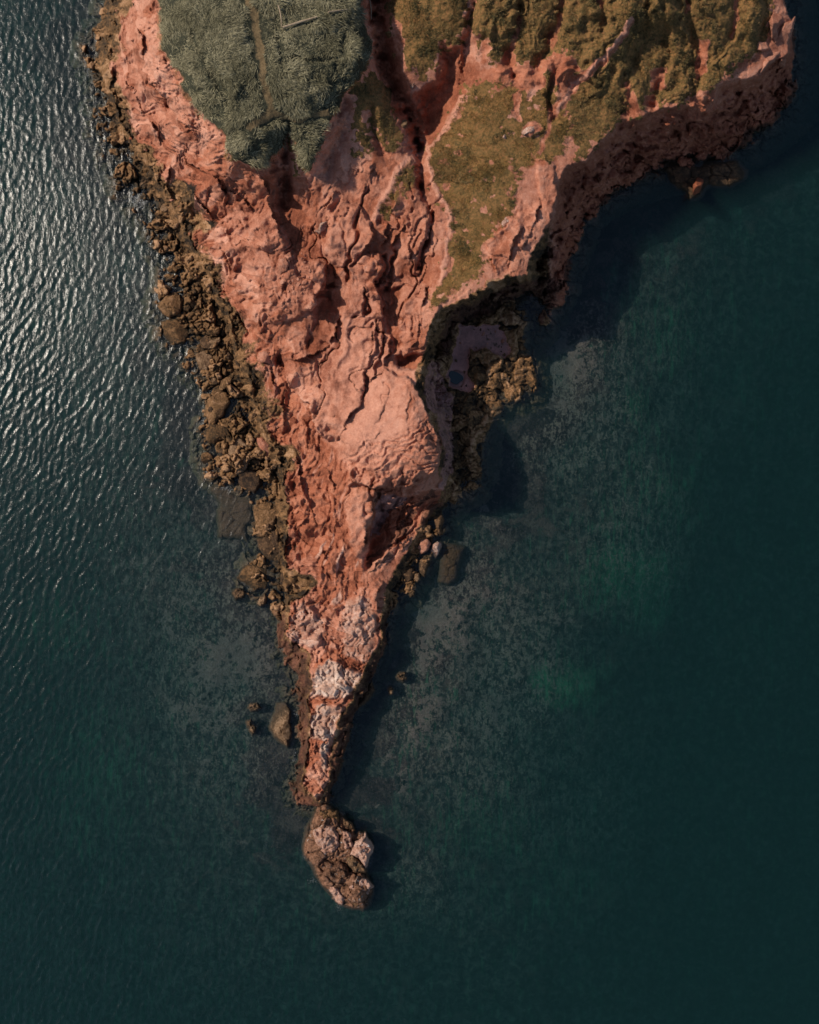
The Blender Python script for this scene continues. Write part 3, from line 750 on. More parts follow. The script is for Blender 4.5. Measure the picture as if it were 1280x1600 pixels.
def rock_material(name, stops, scale=1.2, guano=0.0, tint=None, wetline=None):
    t = NT(name)
    inf = t.n('ShaderNodeObjectInfo')
    off = t.n('ShaderNodeVectorMath', operation='ADD'); t.l(t.coords(), off.inputs[0])
    sc = t.n('ShaderNodeVectorMath', operation='SCALE'); t.l(inf.outputs['Location'], sc.inputs[0]); sc.inputs['Scale'].default_value = 0.37
    t.l(sc.outputs[0], off.inputs[1])
    n1 = t.noise(scale, 6, 0.65, 0.8, off.outputs[0]); n2 = t.noise(4.5, 5, 0.65, 0, off.outputs[0])
    f = t.math('ADD', t.math('MULTIPLY', n1, 0.62), t.math('MULTIPLY', n2, 0.38))
    f = t.math('ADD', t.math('MULTIPLY', f, 2.0), -0.50)
    f = t.math('ADD', f, t.math('MULTIPLY', t.math('SUBTRACT', inf.outputs['Random'], 0.5), 0.26))
    col = t.ramp(f, stops)
    if guano:
        g = t.ss(0.64 - 0.08 * guano, 0.70 - 0.08 * guano, t.noise(1.0, 7, 0.72, 0.9, off.outputs[0]))
        col = t.mix(t.math('MULTIPLY', g, 0.9), col, (0.76, 0.70, 0.63))
    # dark weed belt at the water line
    sp = t.n('ShaderNodeSeparateXYZ'); t.l(t.coords(), sp.inputs[0])
    wz = t.ss(0.75, 0.1, t.math('ADD', sp.outputs[2], t.math('MULTIPLY', t.math('SUBTRACT', n1, 0.5), 0.9)))
    col = t.mix(t.math('MULTIPLY', wz, 0.8), col, (0.030, 0.024, 0.015))
    nb = t.bump(t.math('ADD', t.noise(2.6, 8, 0.74, 0.4, off.outputs[0]), t.math('MULTIPLY', n2, 0.6)), 0.9, 0.38)
    return t.finish(col, 0.88, nb, 0.25)

M_land = headland_material()
M_ochre = rock_material("ochre_rock", OCHRE)
M_pink = rock_material("pink_sandstone", PINK)
M_pale = rock_material("pale_sandstone", [(0.3, (0.22, 0.105, 0.07)), (0.5, (0.46, 0.27, 0.20)), (0.7, (0.60, 0.44, 0.36))], guano=0.9)
M_tan = rock_material("tan_rock", [(0.2, (0.035, 0.021, 0.012)), (0.5, (0.165, 0.092, 0.046)), (0.85, (0.37, 0.235, 0.14))])
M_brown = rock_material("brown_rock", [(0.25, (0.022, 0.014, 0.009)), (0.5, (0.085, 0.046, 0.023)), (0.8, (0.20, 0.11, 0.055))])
M_red = rock_material("red_rock", CLAY)
M_islet = rock_material("islet_rock", [(0.25, (0.025, 0.014, 0.008)), (0.48, (0.100, 0.046, 0.024)), (0.8, (0.32, 0.16, 0.095))], guano=0.45)
M_cap = rock_material("guano_capped_rock", [(0.2, (0.14, 0.062, 0.038)), (0.45, (0.40, 0.205, 0.14)), (0.8, (0.56, 0.36, 0.275))], guano=0.6)

# ---------------------------------------------------------------- headland (rock, soil and slopes as one ground sheet)
keep = d_out > -44
X, Y = world_xy(U, V, h)
me, used = grid_mesh("headland", X, Y, h, keep)
f_ = lambda a: np.clip(a, 0, 1).astype(np.float32).reshape(-1)[used]
color_attr(me, 'zone_a', np.stack([f_(ochre), f_(veg), f_(clay), f_(pale)], -1))
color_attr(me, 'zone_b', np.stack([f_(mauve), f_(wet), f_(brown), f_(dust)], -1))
color_attr(me, 'zone_c', np.stack([f_(path), f_(grass_w), f_(cellc), f_(bed)], -1))
link("headland", me, M_land, kind='structure', label='red sandstone headland narrowing to a rocky point in the sea')

def sample(F, u, v):
    iu = np.clip(np.round((np.asarray(u) - us[0]) / S).astype(int), 0, len(us) - 1)
    iv = np.clip(np.round((np.asarray(v) - vs[0]) / S).astype(int), 0, len(vs) - 1)
    return F[iv, iu]

# ---------------------------------------------------------------- sea bed and sea
def axis(a, b, st, far, growth=1.25):
    core = np.arange(a, b + st * 0.5, st)
    out = []; x = core[-1]; s = st
    while x < far:
        s *= growth; x += s; out.append(x)
    lo = []; x = core[0]; s = st
    while x > -far:
        s *= growth; x -= s; lo.append(x)
    return np.array(lo[::-1] + list(core) + out, np.float32)

bx = axis(-78, 78, 0.6, 900); by = axis(-92, 92, 0.6, 900)[::-1]
BX, BY = np.meshgrid(bx, by)
BU = BX / 0.1 + 640; BV = 800 - BY / 0.1            # plan marks at sea level
def coarse_sea(fn):
    k = 3
    cu = BU[::k, ::k]; cv = BV[::k, ::k]
    F = fn(cu, cv)
    ii = np.clip(np.arange(BU.shape[0]) / k, 0, F.shape[0] - 1.001); jj = np.clip(np.arange(BU.shape[1]) / k, 0, F.shape[1] - 1.001)
    i0 = ii.astype(int); j0 = jj.astype(int); i1 = np.minimum(i0 + 1, F.shape[0] - 1); j1 = np.minimum(j0 + 1, F.shape[1] - 1)
    a = (ii - i0)[:, None]; b = (jj - j0)[None]
    return (F[i0][:, j0] * (1 - b) + F[i0][:, j1] * b) * (1 - a) + (F[i1][:, j0] * (1 - b) + F[i1][:, j1] * b) * a
dsea = -coarse_sea(lambda u, v: sdf(OUT, u, v)) * 0.1      # metres from the shore
bn = fbm(BX / 14, BY / 14, 4, 101); bn2 = fbm(BX / 4, BY / 4, 4, 102); bn3 = fbm(BX / 1.3, BY / 1.3, 3, 103)
def sblob(u, v, ru, rv, rot=0.0):
    a = math.radians(rot); du = (BU + 14 * bn2 + 8 * bn3 - u); dv = (BV + 14 * bn - 14 * bn3 * 0.5 - v)
    x = du * math.cos(a) + dv * math.sin(a); y = -du * math.sin(a) + dv * math.cos(a)
    return np.exp(-((x / ru) ** 2 + (y / rv) ** 2))
right_side = sstep(-60, 120, BU - (500 + (BV - 800) * 0.12))
sand = np.zeros_like(BX)
for a in [(880,555,55,60,1.0),(860,640,40,60,.5),(920,480,40,50,.45),(690,960,55,36,1.0),(660,1010,30,50,.9),(700,1000,60,40,.6),(760,950,60,50,.55),(670,1110,35,45,.8),
          (650,1150,26,40,.6),(632,1230,18,36,.8),(606,1180,8,34,.7),(582,1262,26,20,.5),(765,800,34,44,.6),(790,1060,60,60,.45),(780,1130,30,34,.7),(860,960,70,50,.5),(1010,760,60,90,.35),
          (860,1010,50,40,.5),(350,1040,75,62,1.0),(310,1110,80,60,.65),(270,960,60,70,.5),(390,985,26,26,.6),(250,1220,110,80,.4),(340,1200,60,60,.45),(60,300,90,80,.55),(150,420,90,80,.35),
          (200,870,110,70,.42),(300,780,60,60,.45),(380,1330,60,60,.35),(150,1050,100,60,.3),(690,900,30,24,.7),(120,200,40,80,.35),(620,1060,26,26,.6),(1000,640,50,40,.25)]:
    sand = np.maximum(sand, a[4] * sblob(*a[:4]))
greenw = np.zeros_like(BX)
for a in [(985,905,105,80,.85),(900,1080,85,52,.8),(1030,960,70,60,.7),(1010,640,46,50,.6),(1000,300,80,70,.35),(1050,520,120,120,.45),(880,1400,160,120,.45),(980,820,100,60,.5),(120,1230,160,200,.5),
          (760,1320,140,120,.5),(1060,760,120,120,.5),(1200,1000,120,160,.3),(620,1420,40,60,.4),(660,1100,80,120,.4),(1200,560,120,160,.35),(60,1000,120,120,.5)]:
    greenw = np.maximum(greenw, a[4] * sblob(*a[:4]))
depth = 0.75 + 0.12 * np.clip(dsea, 0, 8) + 0.10 * np.clip(dsea - 8, 0, 30) + 0.02 * np.clip(dsea - 38, 0, 300)
depth = depth + 0.5 * bn * sstep(0, 10, dsea) + 0.3 * bn2 + 0.12 * bn3 - (0.5 * sand + 0.8 * greenw) * sstep(3, 12, dsea)
deep_r = sstep(880, 1250, BU + 0.12 * (BV - 800))
depth = depth + 2.0 * deep_r + 0.6 * (1 - right_side)
# the rock shelf drops quickly below the eastern cliffs
depth = depth + 1.6 * np.exp(-(((BU - 1080) / 170) ** 2 + ((BV - 280) / 90) ** 2))
depth = depth + right_side * 1.7 * np.exp(-(dsea / 4.5) ** 2) * (dsea > 0.3)
depth = np.clip(depth, 0.35, 14)
depth = np.where(dsea < -1.0, 2.5, depth)
me, used_b = grid_mesh("seabed", BX, BY, -depth)
g_ = lambda a: np.clip(a, 0, 1).astype(np.float32).reshape(-1)[used_b]
mott = np.maximum.reduce([sblob(740, 1060, 190, 260), sblob(900, 620, 140, 190), 0.8 * sblob(330, 1030, 170, 330), sblob(700, 960, 110, 80), 0.7 * sblob(1000, 850, 160, 200), 0.8 * sblob(150, 420, 160, 300), 0.6 * sblob(640, 1400, 160, 120), 0.55 * sblob(900, 1250, 260, 220), 0.5 * sblob(1060, 560, 160, 260)]) * np.where(right_side > 0.5, sstep(1.0, 5.0, dsea + 1.5 * bn2), 1) * (dsea > 0)
rockbed = sstep(14, 2, dsea + 5 * bn2) * (1 - 0.5 * sand)
color_attr(me, 'bed', np.stack([g_(sand), g_(greenw), g_(rockbed), g_(mott)], -1))

def seabed_material():
    t = NT("seabed_sand_weed_and_rock")
    sa, gw, rb, mo = t.attr('bed')
    ct = lambda x, k: t.math('ADD', t.math('MULTIPLY', x, k), 0.5 - 0.5 * k)
    nA = ct(t.noise(0.30, 7, 0.66, 0.8), 1.6); nB = ct(t.noise(0.9, 7, 0.68, 0.5), 1.7); nC = t.noise(3.0, 5, 0.65)
    streak = t.noise(0.8, 5, 0.6, 0.4, t.mapped((2.2, 0.35, 1), (0, 0, math.radians(-17))))  # weed streaks in the bed colour, also standing in for sky reflections on ripples
    weed = t.ramp(nB, [(0.25, (0.012, 0.020, 0.020)), (0.5, (0.055, 0.068, 0.058)), (0.75, (0.17, 0.165, 0.125))])
    greenc = t.ramp(t.math('ADD', t.math('MULTIPLY', streak, 0.6), t.math('MULTIPLY', nB, 0.4)), [(0.3, (0.022, 0.070, 0.042)), (0.5, (0.065, 0.21, 0.105)), (0.72, (0.14, 0.40, 0.19))])
    sandc = t.ramp(nC, [(0.3, (0.27, 0.195, 0.145)), (0.7, (0.45, 0.34, 0.26))])
    rockc = t.ramp(t.math('ADD', t.math('MULTIPLY', nA, 0.5), t.math('MULTIPLY', nC, 0.5)), [(0.38, (0.020, 0.018, 0.020)), (0.5, (0.060, 0.046, 0.044)), (0.62, (0.17, 0.12, 0.095))])
    def thr(a, n, lo, hi, amp):
        return t.math('MULTIPLY', t.ss(lo, hi, t.math('ADD', a, t.math('MULTIPLY', t.math('SUBTRACT', n, 0.5), amp))), t.ss(0.02, 0.2, a))
    reef = t.math('MULTIPLY', t.ss(0.55, 0.75, nA), 0.55)
    col = t.mix(t.math('MULTIPLY', t.ss(0.50, 0.7, streak), 0.35), weed, greenc)
    col = t.mix(reef, col, (0.17, 0.125, 0.095))
    col = t.mix(thr(rb, nA, 0.3, 0.6, 1.2), col, rockc)
    col = t.mix(thr(gw, streak, 0.25, 0.85, 0.9), col, greenc)
    mn = t.math('ADD', t.math('MULTIPLY', t.noise(0.95, 7, 0.74, 0.5, t.mapped((1.5, 0.8, 1), (0, 0, math.radians(-15)))), 0.65), t.math('MULTIPLY', t.noise(2.4, 5, 0.7), 0.35))
    mf = t.math('MULTIPLY', t.ss(0.515, 0.60, t.math('ADD', mn, t.math('MULTIPLY', mo, 0.05))), t.ss(0.1, 0.8, mo))
    col = t.mix(t.math('MULTIPLY', mf, 0.9), col, t.ramp(nC, [(0.3, (0.22, 0.18, 0.125)), (0.7, (0.52, 0.41, 0.30))]))
    wv = t.n('ShaderNodeVectorMath', operation='ADD'); t.l(t.coords(), wv.inputs[0])
    wn_ = t.n('ShaderNodeTexNoise'); t.l(t.coords(), wn_.inputs['Vector']); wn_.inputs['Scale'].default_value = 0.7
    t.l(wn_.outputs['Color'], wv.inputs[1])
    spots = t.ss(0.30, 0.52, t.math('ADD', t.voro(0.8, 'F1', wv.outputs[0]), t.math('MULTIPLY', t.math('SUBTRACT', nC, 0.5), 0.5)))
    sfac = t.math('MULTIPLY', thr(sa, t.math('ADD', t.math('MULTIPLY', nA, 0.5), t.math('MULTIPLY', nB, 0.5)), 0.50, 0.64, 2.0), t.math('MULTIPLY', t.math('ADD', 0.10, t.math('MULTIPLY', spots, 0.90)), 0.8))
    col = t.mix(sfac, col, sandc)
    col = t.mix(1.0, col, (0.38, 0.34, 0.38), 'MULTIPLY')       # wet, weed-filmed bottom
    return t.finish(col, 0.95, t.bump(t.math('ADD', nB, nC), 0.6, 0.4), 0.1)
link("seabed", me, seabed_material(), kind='structure', label='weedy sea bed with pale sand patches seen through the water')

# water surface: wind waves on the open western side, a lee with fine ripples to the east
def ocean(n, L, kp, wdir, spread, seed):
    r = np.random.default_rng(seed)
    k1 = np.fft.fftfreq(n, L / n) * 2 * np.pi
    KX, KY = np.meshgrid(k1, k1)
    K = np.hypot(KX, KY); K[0, 0] = 1
    cosw = (KX * wdir[0] + KY * wdir[1]) / K
    D = np.where(cosw > 0, np.abs(cosw) ** spread, 0)
    A = np.exp(-0.5 * (kp / K) ** 2) * K ** -1.65 * np.sqrt(D); A[0, 0] = 0
    Fq = A * (r.normal(size=(n, n)) + 1j * r.normal(size=(n, n)))
    hh = np.fft.ifft2(Fq).real; dx = np.fft.ifft2(Fq * -1j * KX / K).real; dy = np.fft.ifft2(Fq * -1j * KY / K).real
    gx = np.fft.ifft2(Fq * 1j * KX).real; gy = np.fft.ifft2(Fq * 1j * KY).real
    s = 1 / math.sqrt((gx ** 2 + gy ** 2).mean())
    return hh * s, dx * s, dy * s
ST = 0.285
wx_ = axis(-92, 76, ST, 1800, 1.35); wy_ = axis(-90, 90, ST, 1800, 1.35)[::-1]
QX, QY = np.meshgrid(wx_, wy_)
N = 1024
oh, ox, oy = ocean(N, N * ST, 2 * math.pi / 1.02, (0.93, -0.36), 8, 5)
ph, px_, py_ = ocean(N, N * ST, 2 * math.pi / 1.3, (0.96, 0.28), 5, 9)
def tile(A):
    i = np.mod(np.round((QY + 100) / ST).astype(int), N); j = np.mod(np.round((QX + 100) / ST).astype(int), N)
    return A[i, j]
QU = QX / 0.1 + 640; QV = 800 - QY / 0.1
lee_line = np.interp(QV, [-200, 0, 300, 600, 900, 1250, 1420, 1700, 2400], [200, 200, 240, 330, 430, 500, 540, 700, 1000])
lee = sstep(-30, 90, QU - lee_line)
gust = 0.75 + 0.35 * fbm(QX / 22, QY / 22, 3, 111)
amp = (0.43 * (1 - lee) + 0.055 * lee) * gust
inner = (QX > -93) & (QX < 77) & (np.abs(QY) < 91)
amp = np.where(inner, amp, 0)
amp2 = np.where(inner, 0.025 * lee + 0.10 * (1 - lee), 0)
WX = QX - 0.8 * amp * tile(ox); WY = QY - 0.8 * amp * tile(oy)
WZ = amp * tile(oh) + amp2 * tile(ph)
me, used_w = grid_mesh("sea", WX, WY, WZ)
def near_shore(u, v):
    return sdf(OUT, u, v)
kk = 4
cu = QU[::kk, ::kk]; cv = QV[::kk, ::kk]
F = near_shore(cu, cv)
ii = np.clip(np.arange(QU.shape[0]) / kk, 0, F.shape[0] - 1.001); jj = np.clip(np.arange(QU.shape[1]) / kk, 0, F.shape[1] - 1.001)
i0 = ii.astype(int); j0 = jj.astype(int); aa = (ii - i0)[:, None]; bb = (jj - j0)[None]
FD = (F[i0][:, j0] * (1 - bb) + F[i0][:, j0 + 1] * bb) * (1 - aa) + (F[i0 + 1][:, j0] * (1 - bb) + F[i0 + 1][:, j0 + 1] * bb) * aa
isl = np.hypot((QU - 532) / 54, (QV - 1340) / 84)
fo = np.maximum(sstep(-16, -2, FD) * (1 - lee * 0.7), sstep(1.22, 1.0, isl) * 0.8) * sstep(0.15, 0.75, fbm(QX / 3.2, QY / 3.2, 4, 141)) * inner
a_ = me.attributes.new('open_sea', 'FLOAT', 'POINT'); a_.data.foreach_set('value', np.ascontiguousarray((1.0 - inner).reshape(-1)[used_w], np.float32))   # unresolved waves beyond the fine mesh
a_ = me.attributes.new('foam', 'FLOAT', 'POINT'); a_.data.foreach_set('value', np.ascontiguousarray(fo.reshape(-1)[used_w], np.float32))
a_ = me.attributes.new('lee', 'FLOAT', 'POINT'); a_.data.foreach_set('value', np.ascontiguousarray(lee.reshape(-1)[used_w], np.float32))

def water_material(name, rough=0.21):
    t = NT(name)
    at = t.n('ShaderNodeAttribute', attribute_name='lee').outputs['Fac']
    op = t.n('ShaderNodeAttribute', attribute_name='open_sea').outputs['Fac']
    n1 = t.noise(2.6, 4, 0.55, 0.3, t.mapped((1.3, 0.6, 1), (0, 0, math.radians(22))))
    n2 = t.noise(7.5, 3, 0.6, 0.2, t.mapped((1.3, 0.7, 1), (0, 0, math.radians(10))))
    st = t.math('SUBTRACT', 1.0, t.math('MULTIPLY', at, 0.75))
    hh = t.math('MULTIPLY', t.math('ADD', n1, t.math('MULTIPLY', n2, 0.35)), st)
    nb = t.bump(hh, 1.0, 0.05)
    fr = t.n('ShaderNodeFresnel'); fr.inputs['IOR'].default_value = 1.34; t.l(nb, fr.inputs['Normal'])
    tr = t.n('ShaderNodeBsdfTransparent')
    gl = t.n('ShaderNodeBsdfAnisotropic'); t.l(t.math('ADD', rough, t.math('MULTIPLY', op, 0.30)), gl.inputs['Roughness']); t.l(nb, gl.inputs['Normal'])
    gl.inputs['Color'].default_value = (1, 1, 1, 1)
    # rays leaving the water are not bent here, so total internal reflection must not shut the sunlight out
    gb = t.n('ShaderNodeNewGeometry').outputs['Backfacing']
    frf = t.math('MULTIPLY', fr.outputs[0], t.math('SUBTRACT', 1.0, gb))
    mx = t.n('ShaderNodeMixShader'); t.l(frf, mx.inputs[0]); t.l(tr.outputs[0], mx.inputs[1]); t.l(gl.outputs[0], mx.inputs[2])
    fa_ = t.n('ShaderNodeAttribute', attribute_name='foam').outputs['Fac']
    fm = t.ss(0.62, 0.80, t.math('ADD', t.math('MULTIPLY', fa_, 0.30), t.math('ADD', t.math('MULTIPLY', t.noise(6.0, 5, 0.8, 0.8), 1.5), -0.42)))
    fm = t.math('MULTIPLY', fm, t.ss(0.05, 0.3, fa_))
    fd = t.n('ShaderNodeBsdfDiffuse'); fd.inputs['Color'].default_value = (0.62, 0.63, 0.62, 1)
    mf = t.n('ShaderNodeMixShader'); t.l(t.math('MULTIPLY', fm, 0.55), mf.inputs[0]); t.l(mx.outputs[0], mf.inputs[1]); t.l(fd.outputs[0], mf.inputs[2])
    t.l(mf.outputs[0], t.out.inputs['Surface'])
    va = t.n('ShaderNodeVolumeAbsorption'); va.inputs['Color'].default_value = (0.20, 0.57, 0.61, 1); va.inputs['Density'].default_value = 0.27
    vs_ = t.n('ShaderNodeVolumeScatter'); vs_.inputs['Color'].default_value = (0.23, 0.70, 0.58, 1); vs_.inputs['Density'].default_value = 0.0145
    ad = t.n('ShaderNodeAddShader'); t.l(va.outputs[0], ad.inputs[0]); t.l(vs_.outputs[0], ad.inputs[1])
    t.l(ad.outputs[0], t.out.inputs['Volume'])
    return t.m
M_sea = water_material("sea_water")
link("sea", me, M_sea, kind='structure', label='dark teal sea, glittering with wind waves west of the point')

# ---------------------------------------------------------------- tide pool in the cove
def pool_poly(u, v, r, n=40):
    return [(u + r * q * math.cos(a), v + r * q * 1.05 * math.sin(a)) for a in np.linspace(0, 2 * math.pi, n, endpoint=False) for q in [1 + 0.13 * math.sin(2 * a + 0.6) + 0.10 * math.sin(3 * a + 2.0) + 0.06 * math.sin(5 * a + 1.1)]]
def disc_poly(u, v, r, n=22, seed=0, j=0.14):
    rr = np.random.default_rng(seed)
    return [(u + r * (1 + j * rr.normal()) * math.cos(a), v + r * (1 + j * rr.normal()) * math.sin(a)) for a in np.linspace(0, 2 * math.pi, n, endpoint=False)]
pp = pool_poly(712, 590, 10.0)
zt = 0.40
pv = [(*world_xy(u, v, zt), zt) for u, v in pp]
me = bpy.data.meshes.new("tide_pool")
pc_ = np.mean(np.array(pv), 0)
co = [tuple(pc_)] + pv + [(p[0], p[1], zt - 0.5) for p in pv]
n = len(pv)
fcs = [(0, 1 + (i + 1) % n, 1 + i) for i in range(n)] + [(1 + i, 1 + (i + 1) % n, 1 + n + (i + 1) % n, 1 + n + i) for i in range(n)]
me.from_pydata(co, [], fcs)
tp = NT("tide_pool_water")
M_pool = tp.finish((0.008, 0.020, 0.022), 0.08, tp.bump(tp.noise(2.0, 3), 0.2, 0.02), 0.5)
link("tide_pool", me, M_pool, kind='structure', label='small round dark tide pool on the mauve cove floor')

# ---------------------------------------------------------------- boulders surveyed one by one
def rock_mesh(name, P, top, base=None, round_=0.55, rough=0.10, seed=0, lip=None, st=None, tilt=(0, 0), ledges=0.0, wob=1.0, faces=True):
    """a boulder from its plan outline: domed, noisy top with a rounded rim, and a buried skirt"""
    P = np.array(P, np.float32); r0 = math.sqrt(max(1e-3, abs(np.sum(P[:, 0] * np.roll(P[:, 1], -1) - P[:, 1] * np.roll(P[:, 0], -1))) / 2 / math.pi))
    if base is None:
        base = float(min(np.median(sample(h, P[:, 0], P[:, 1])), top - 0.5)) - 0.5
    st = st or max(0.7, min(1.3, r0 / 9))
    m = 3 + 0.15 * r0
    gu = np.arange(P[:, 0].min() - m, P[:, 0].max() + m, st, dtype=np.float32); gv = np.arange(P[:, 1].min() - m, P[:, 1].max() + m, st, dtype=np.float32)
    GU, GV = np.meshgrid(gu, gv)
    w1 = fbm(GU / (0.8 * r0 + 2), GV / (0.8 * r0 + 2), 3, seed); w2 = fbm(GU / (0.8 * r0 + 2), GV / (0.8 * r0 + 2), 3, seed + 50)
    s = sdf(P, GU + wob * 0.14 * r0 * w1, GV + wob * 0.14 * r0 * w2)
    e = max(2.0, round_ * r0)
    t = np.clip(s / e, 0, 1); dome = np.sqrt(1 - (1 - t) ** 2)
    hh = base + (top - base) * dome
    z = (top - base)
    hh = hh + dome * (rough * z * fbm(GU / (0.45 * r0 + 1), GV / (0.45 * r0 + 1), 4, seed + 7) + rough * 0.6 * (ridged(GU / (0.3 * r0 + 2), GV / (0.3 * r0 + 2), 3, seed + 9) - 0.6) * 2)
    cu, cv = P.mean(0)
    hh = hh + dome * (tilt[0] * (GU - cu) + tilt[1] * (GV - cv)) * 0.1
    if ledges:
        qq = hh + 0.15 * w1; kk = np.floor(qq / ledges); ff = qq / ledges - kk
        hh = hh + dome * 0.7 * ((kk + np.clip((ff - 0.7) / 0.3, 0, 1)) * ledges - qq)
    f1, f2, cc = voronoi((GU + 2 * w1) / (0.55 * r0 + 2), (GV + 2 * w2) / (0.5 * r0 + 2), seed + 3)
    if r0 > 50:
        f3, f4, cd = voronoi((GU + 4 * w1) / 22, (GV + 4 * w2) / 18, seed + 4)
        hh = hh + dome * ((cd - 0.5) * 0.8 - 0.5 * sstep(0.14, 0, f4 - f3) + 0.35 * (ridged(GU / 9, GV / 9, 3, seed + 6) - 0.6))
    hh = hh + dome * ((cc - 0.5) * 0.16 * z * (r0 > 6) - 0.12 * z * sstep(0.10, 0.0, f2 - f1) * (r0 > 6))
    rp = np.random.default_rng(seed + 1000)
    for _ in range(6 if top > 1.0 and faces else 0):     # flat broken faces
        an = rp.uniform(0, 2 * math.pi); g = rp.uniform(0.25, 0.9)
        pl_ = base + z * (rp.uniform(0.78, 1.12) + g * ((GU - cu) * math.cos(an) + (GV - cv) * math.sin(an)) / r0 * 0.8)
        hh = np.minimum(hh, np.maximum(pl_, base) + 0.04 * w1)
    X_, Y_ = world_xy(GU, GV, hh)
    c = np.array([*world_xy(cu, cv, base), base])
    me, _ = grid_mesh(name, X_ - c[0], Y_ - c[1], hh - c[2], s > 0)
    return me, c

def boulder(name, label, mat, P, top, cat='boulder', group=None, **kw):
    if group == 'boulders standing along the waterline' and top > 1.2 and P[0][0] < 470: top *= 0.78
    me, c = rock_mesh(name, P, top, **kw)
    return link(name, me, mat, label=label, cat=cat, group=group, loc=c)

G_SHORE = 'boulders standing along the waterline'
boulder("boulder", 'large ochre boulder with a dark hollow top, west of the point at the waterline', M_ochre,
        [(370,903),(380,887),(403,875),(426,875),(424,898),(415,922),(398,924),(382,912)], 1.5, group=G_SHORE, seed=11, ledges=0.35)
boulder("boulder", 'small round pale tan boulder alone in the water off the western shore', M_tan, disc_poly(373,928,10.5,14,21,0.05), 0.75, group=G_SHORE, base=-1.2, seed=12)
boulder("boulder", 'small oval ochre boulder in the water beside the round pale one', M_tan,
        [(400,944),(404,931),(414,926),(419,932),(416,944),(407,950)], 0.7, group=G_SHORE, base=-1.2, seed=13)
boulder("boulder", 'pitted ochre block on the west shelf beside the sunken grey slab', M_ochre,
        [(396,791),(412,785),(434,788),(436,805),(431,828),(415,840),(398,833)], 1.6, group=G_SHORE, seed=14)
boulder("boulder", 'smooth grey brown boulder just seaward of the mossy clay foot', M_brown,
        [(401,842),(414,836),(424,838),(437,858),(434,875),(417,873),(408,862)], 1.3, group=G_SHORE, seed=15)
boulder("boulder", 'dark mossy slab leaning at the foot of the red slope', M_brown,
        [(420,838),(428,818),(436,834),(440,864),(434,872),(426,852)], 1.6, group=G_SHORE, seed=16)
boulder("boulder", 'blackish flat topped block between ochre mound and western boulders', M_brown,
        [(440,892),(458,884),(468,888),(462,906),(446,922),(438,912)], 1.9, group=G_SHORE, seed=17)
boulder("boulder", 'ochre lichen covered mound at the edge of the red clay', M_ochre,
        [(462,903),(473,891),(499,894),(501,903),(483,919),(470,915)], 2.7, group=G_SHORE, seed=18)
boulder("boulder", 'tall tan egg shaped boulder beside the narrow white capped spit', M_tan,
        [(434,1097),(448,1096),(457,1106),(460,1148),(451,1167),(438,1164),(427,1155),(420,1134),(427,1111)], 1.5, group=G_SHORE, base=-1.2, seed=19)
boulder("boulder", 'upper of two little pale rocks awash west of the spit', M_tan, [(386,1106),(392,1098),(402,1098),(410,1106),(402,1113),(392,1112)], 0.35, group=G_SHORE, base=-1.0, seed=20, rough=0.25)
boulder("boulder", 'lower of two little pale rocks awash west of the spit', M_tan, [(384,1126),(392,1123),(401,1134),(400,1146),(394,1150),(386,1138)], 0.35, group=G_SHORE, base=-1.0, seed=22, rough=0.25)
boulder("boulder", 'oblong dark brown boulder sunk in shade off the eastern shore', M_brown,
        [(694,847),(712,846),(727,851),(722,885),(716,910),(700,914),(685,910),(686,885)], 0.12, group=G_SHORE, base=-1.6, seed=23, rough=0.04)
boulder("boulder", 'pointed pink boulder, left of the sunlit pair on the east shore', M_pink, [(652,856),(656,842),(664,835),(675,849),(669,861),(655,868)], 2.4, group=G_SHORE, seed=24)
boulder("boulder", 'rounded pale pink boulder, right of the sunlit pair on the east shore', M_pale, [(676,851),(684,846),(692,848),(690,861),(678,875),(670,868)], 2.2, group=G_SHORE, seed=25)
boulder("boulder", 'tan slab standing upright north of the sunlit pink pair', M_brown, [(676,806),(682,798),(692,797),(693,815),(692,837),(684,834),(680,818)], 1.9, group=G_SHORE, seed=26)
boulder("boulder", 'craggy ochre boulder below the sunlit pink pair', M_tan, [(652,876),(666,866),(676,878),(668,894),(664,904),(656,896)], 1.3, group=G_SHORE, seed=27, rough=0.2)
boulder("boulder", 'ochre wedge rock lowest on the east shelf before open water', M_tan, [(646,896),(656,894),(658,906),(652,912),(645,906)], 0.9, group=G_SHORE, seed=28)
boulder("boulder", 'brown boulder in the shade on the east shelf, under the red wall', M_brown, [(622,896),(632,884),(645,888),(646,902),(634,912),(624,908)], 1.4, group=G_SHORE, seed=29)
boulder("boulder", 'small brown rock at the water edge where the east shelf ends', M_tan, [(636,926),(642,918),(650,922),(648,932),(640,934)], 0.6, group=G_SHORE, base=-0.8, seed=30)
boulder("boulder", 'low tan rocks awash east of the point, the upper one', M_tan, [(618,1058),(624,1050),(634,1050),(638,1060),(630,1068),(622,1064)], 0.22, group=G_SHORE, base=-1.0, seed=31, rough=0.3)
boulder("boulder", 'tiny cubic tan rock awash east of the point, below its neighbour', M_tan, [(604,1076),(610,1070),(617,1075),(616,1085),(608,1086)], 0.35, group=G_SHORE, base=-1.0, seed=32, rough=0.2)
boulder("boulder", 'long low brown slab against the east flank of the white topped rock', M_brown,
        [(582,1060),(587,1078),(576,1096),(561,1109),(557,1104),(564,1090),(574,1072)], 0.9, group=G_SHORE, base=-0.9, seed=33)
boulder("boulder", 'rounded brown rock under the east side of the narrow spit', M_brown, [(536,1132),(546,1122),(550,1140),(546,1162),(534,1172),(532,1152)], 1.1, group=G_SHORE, base=-0.9, seed=34)
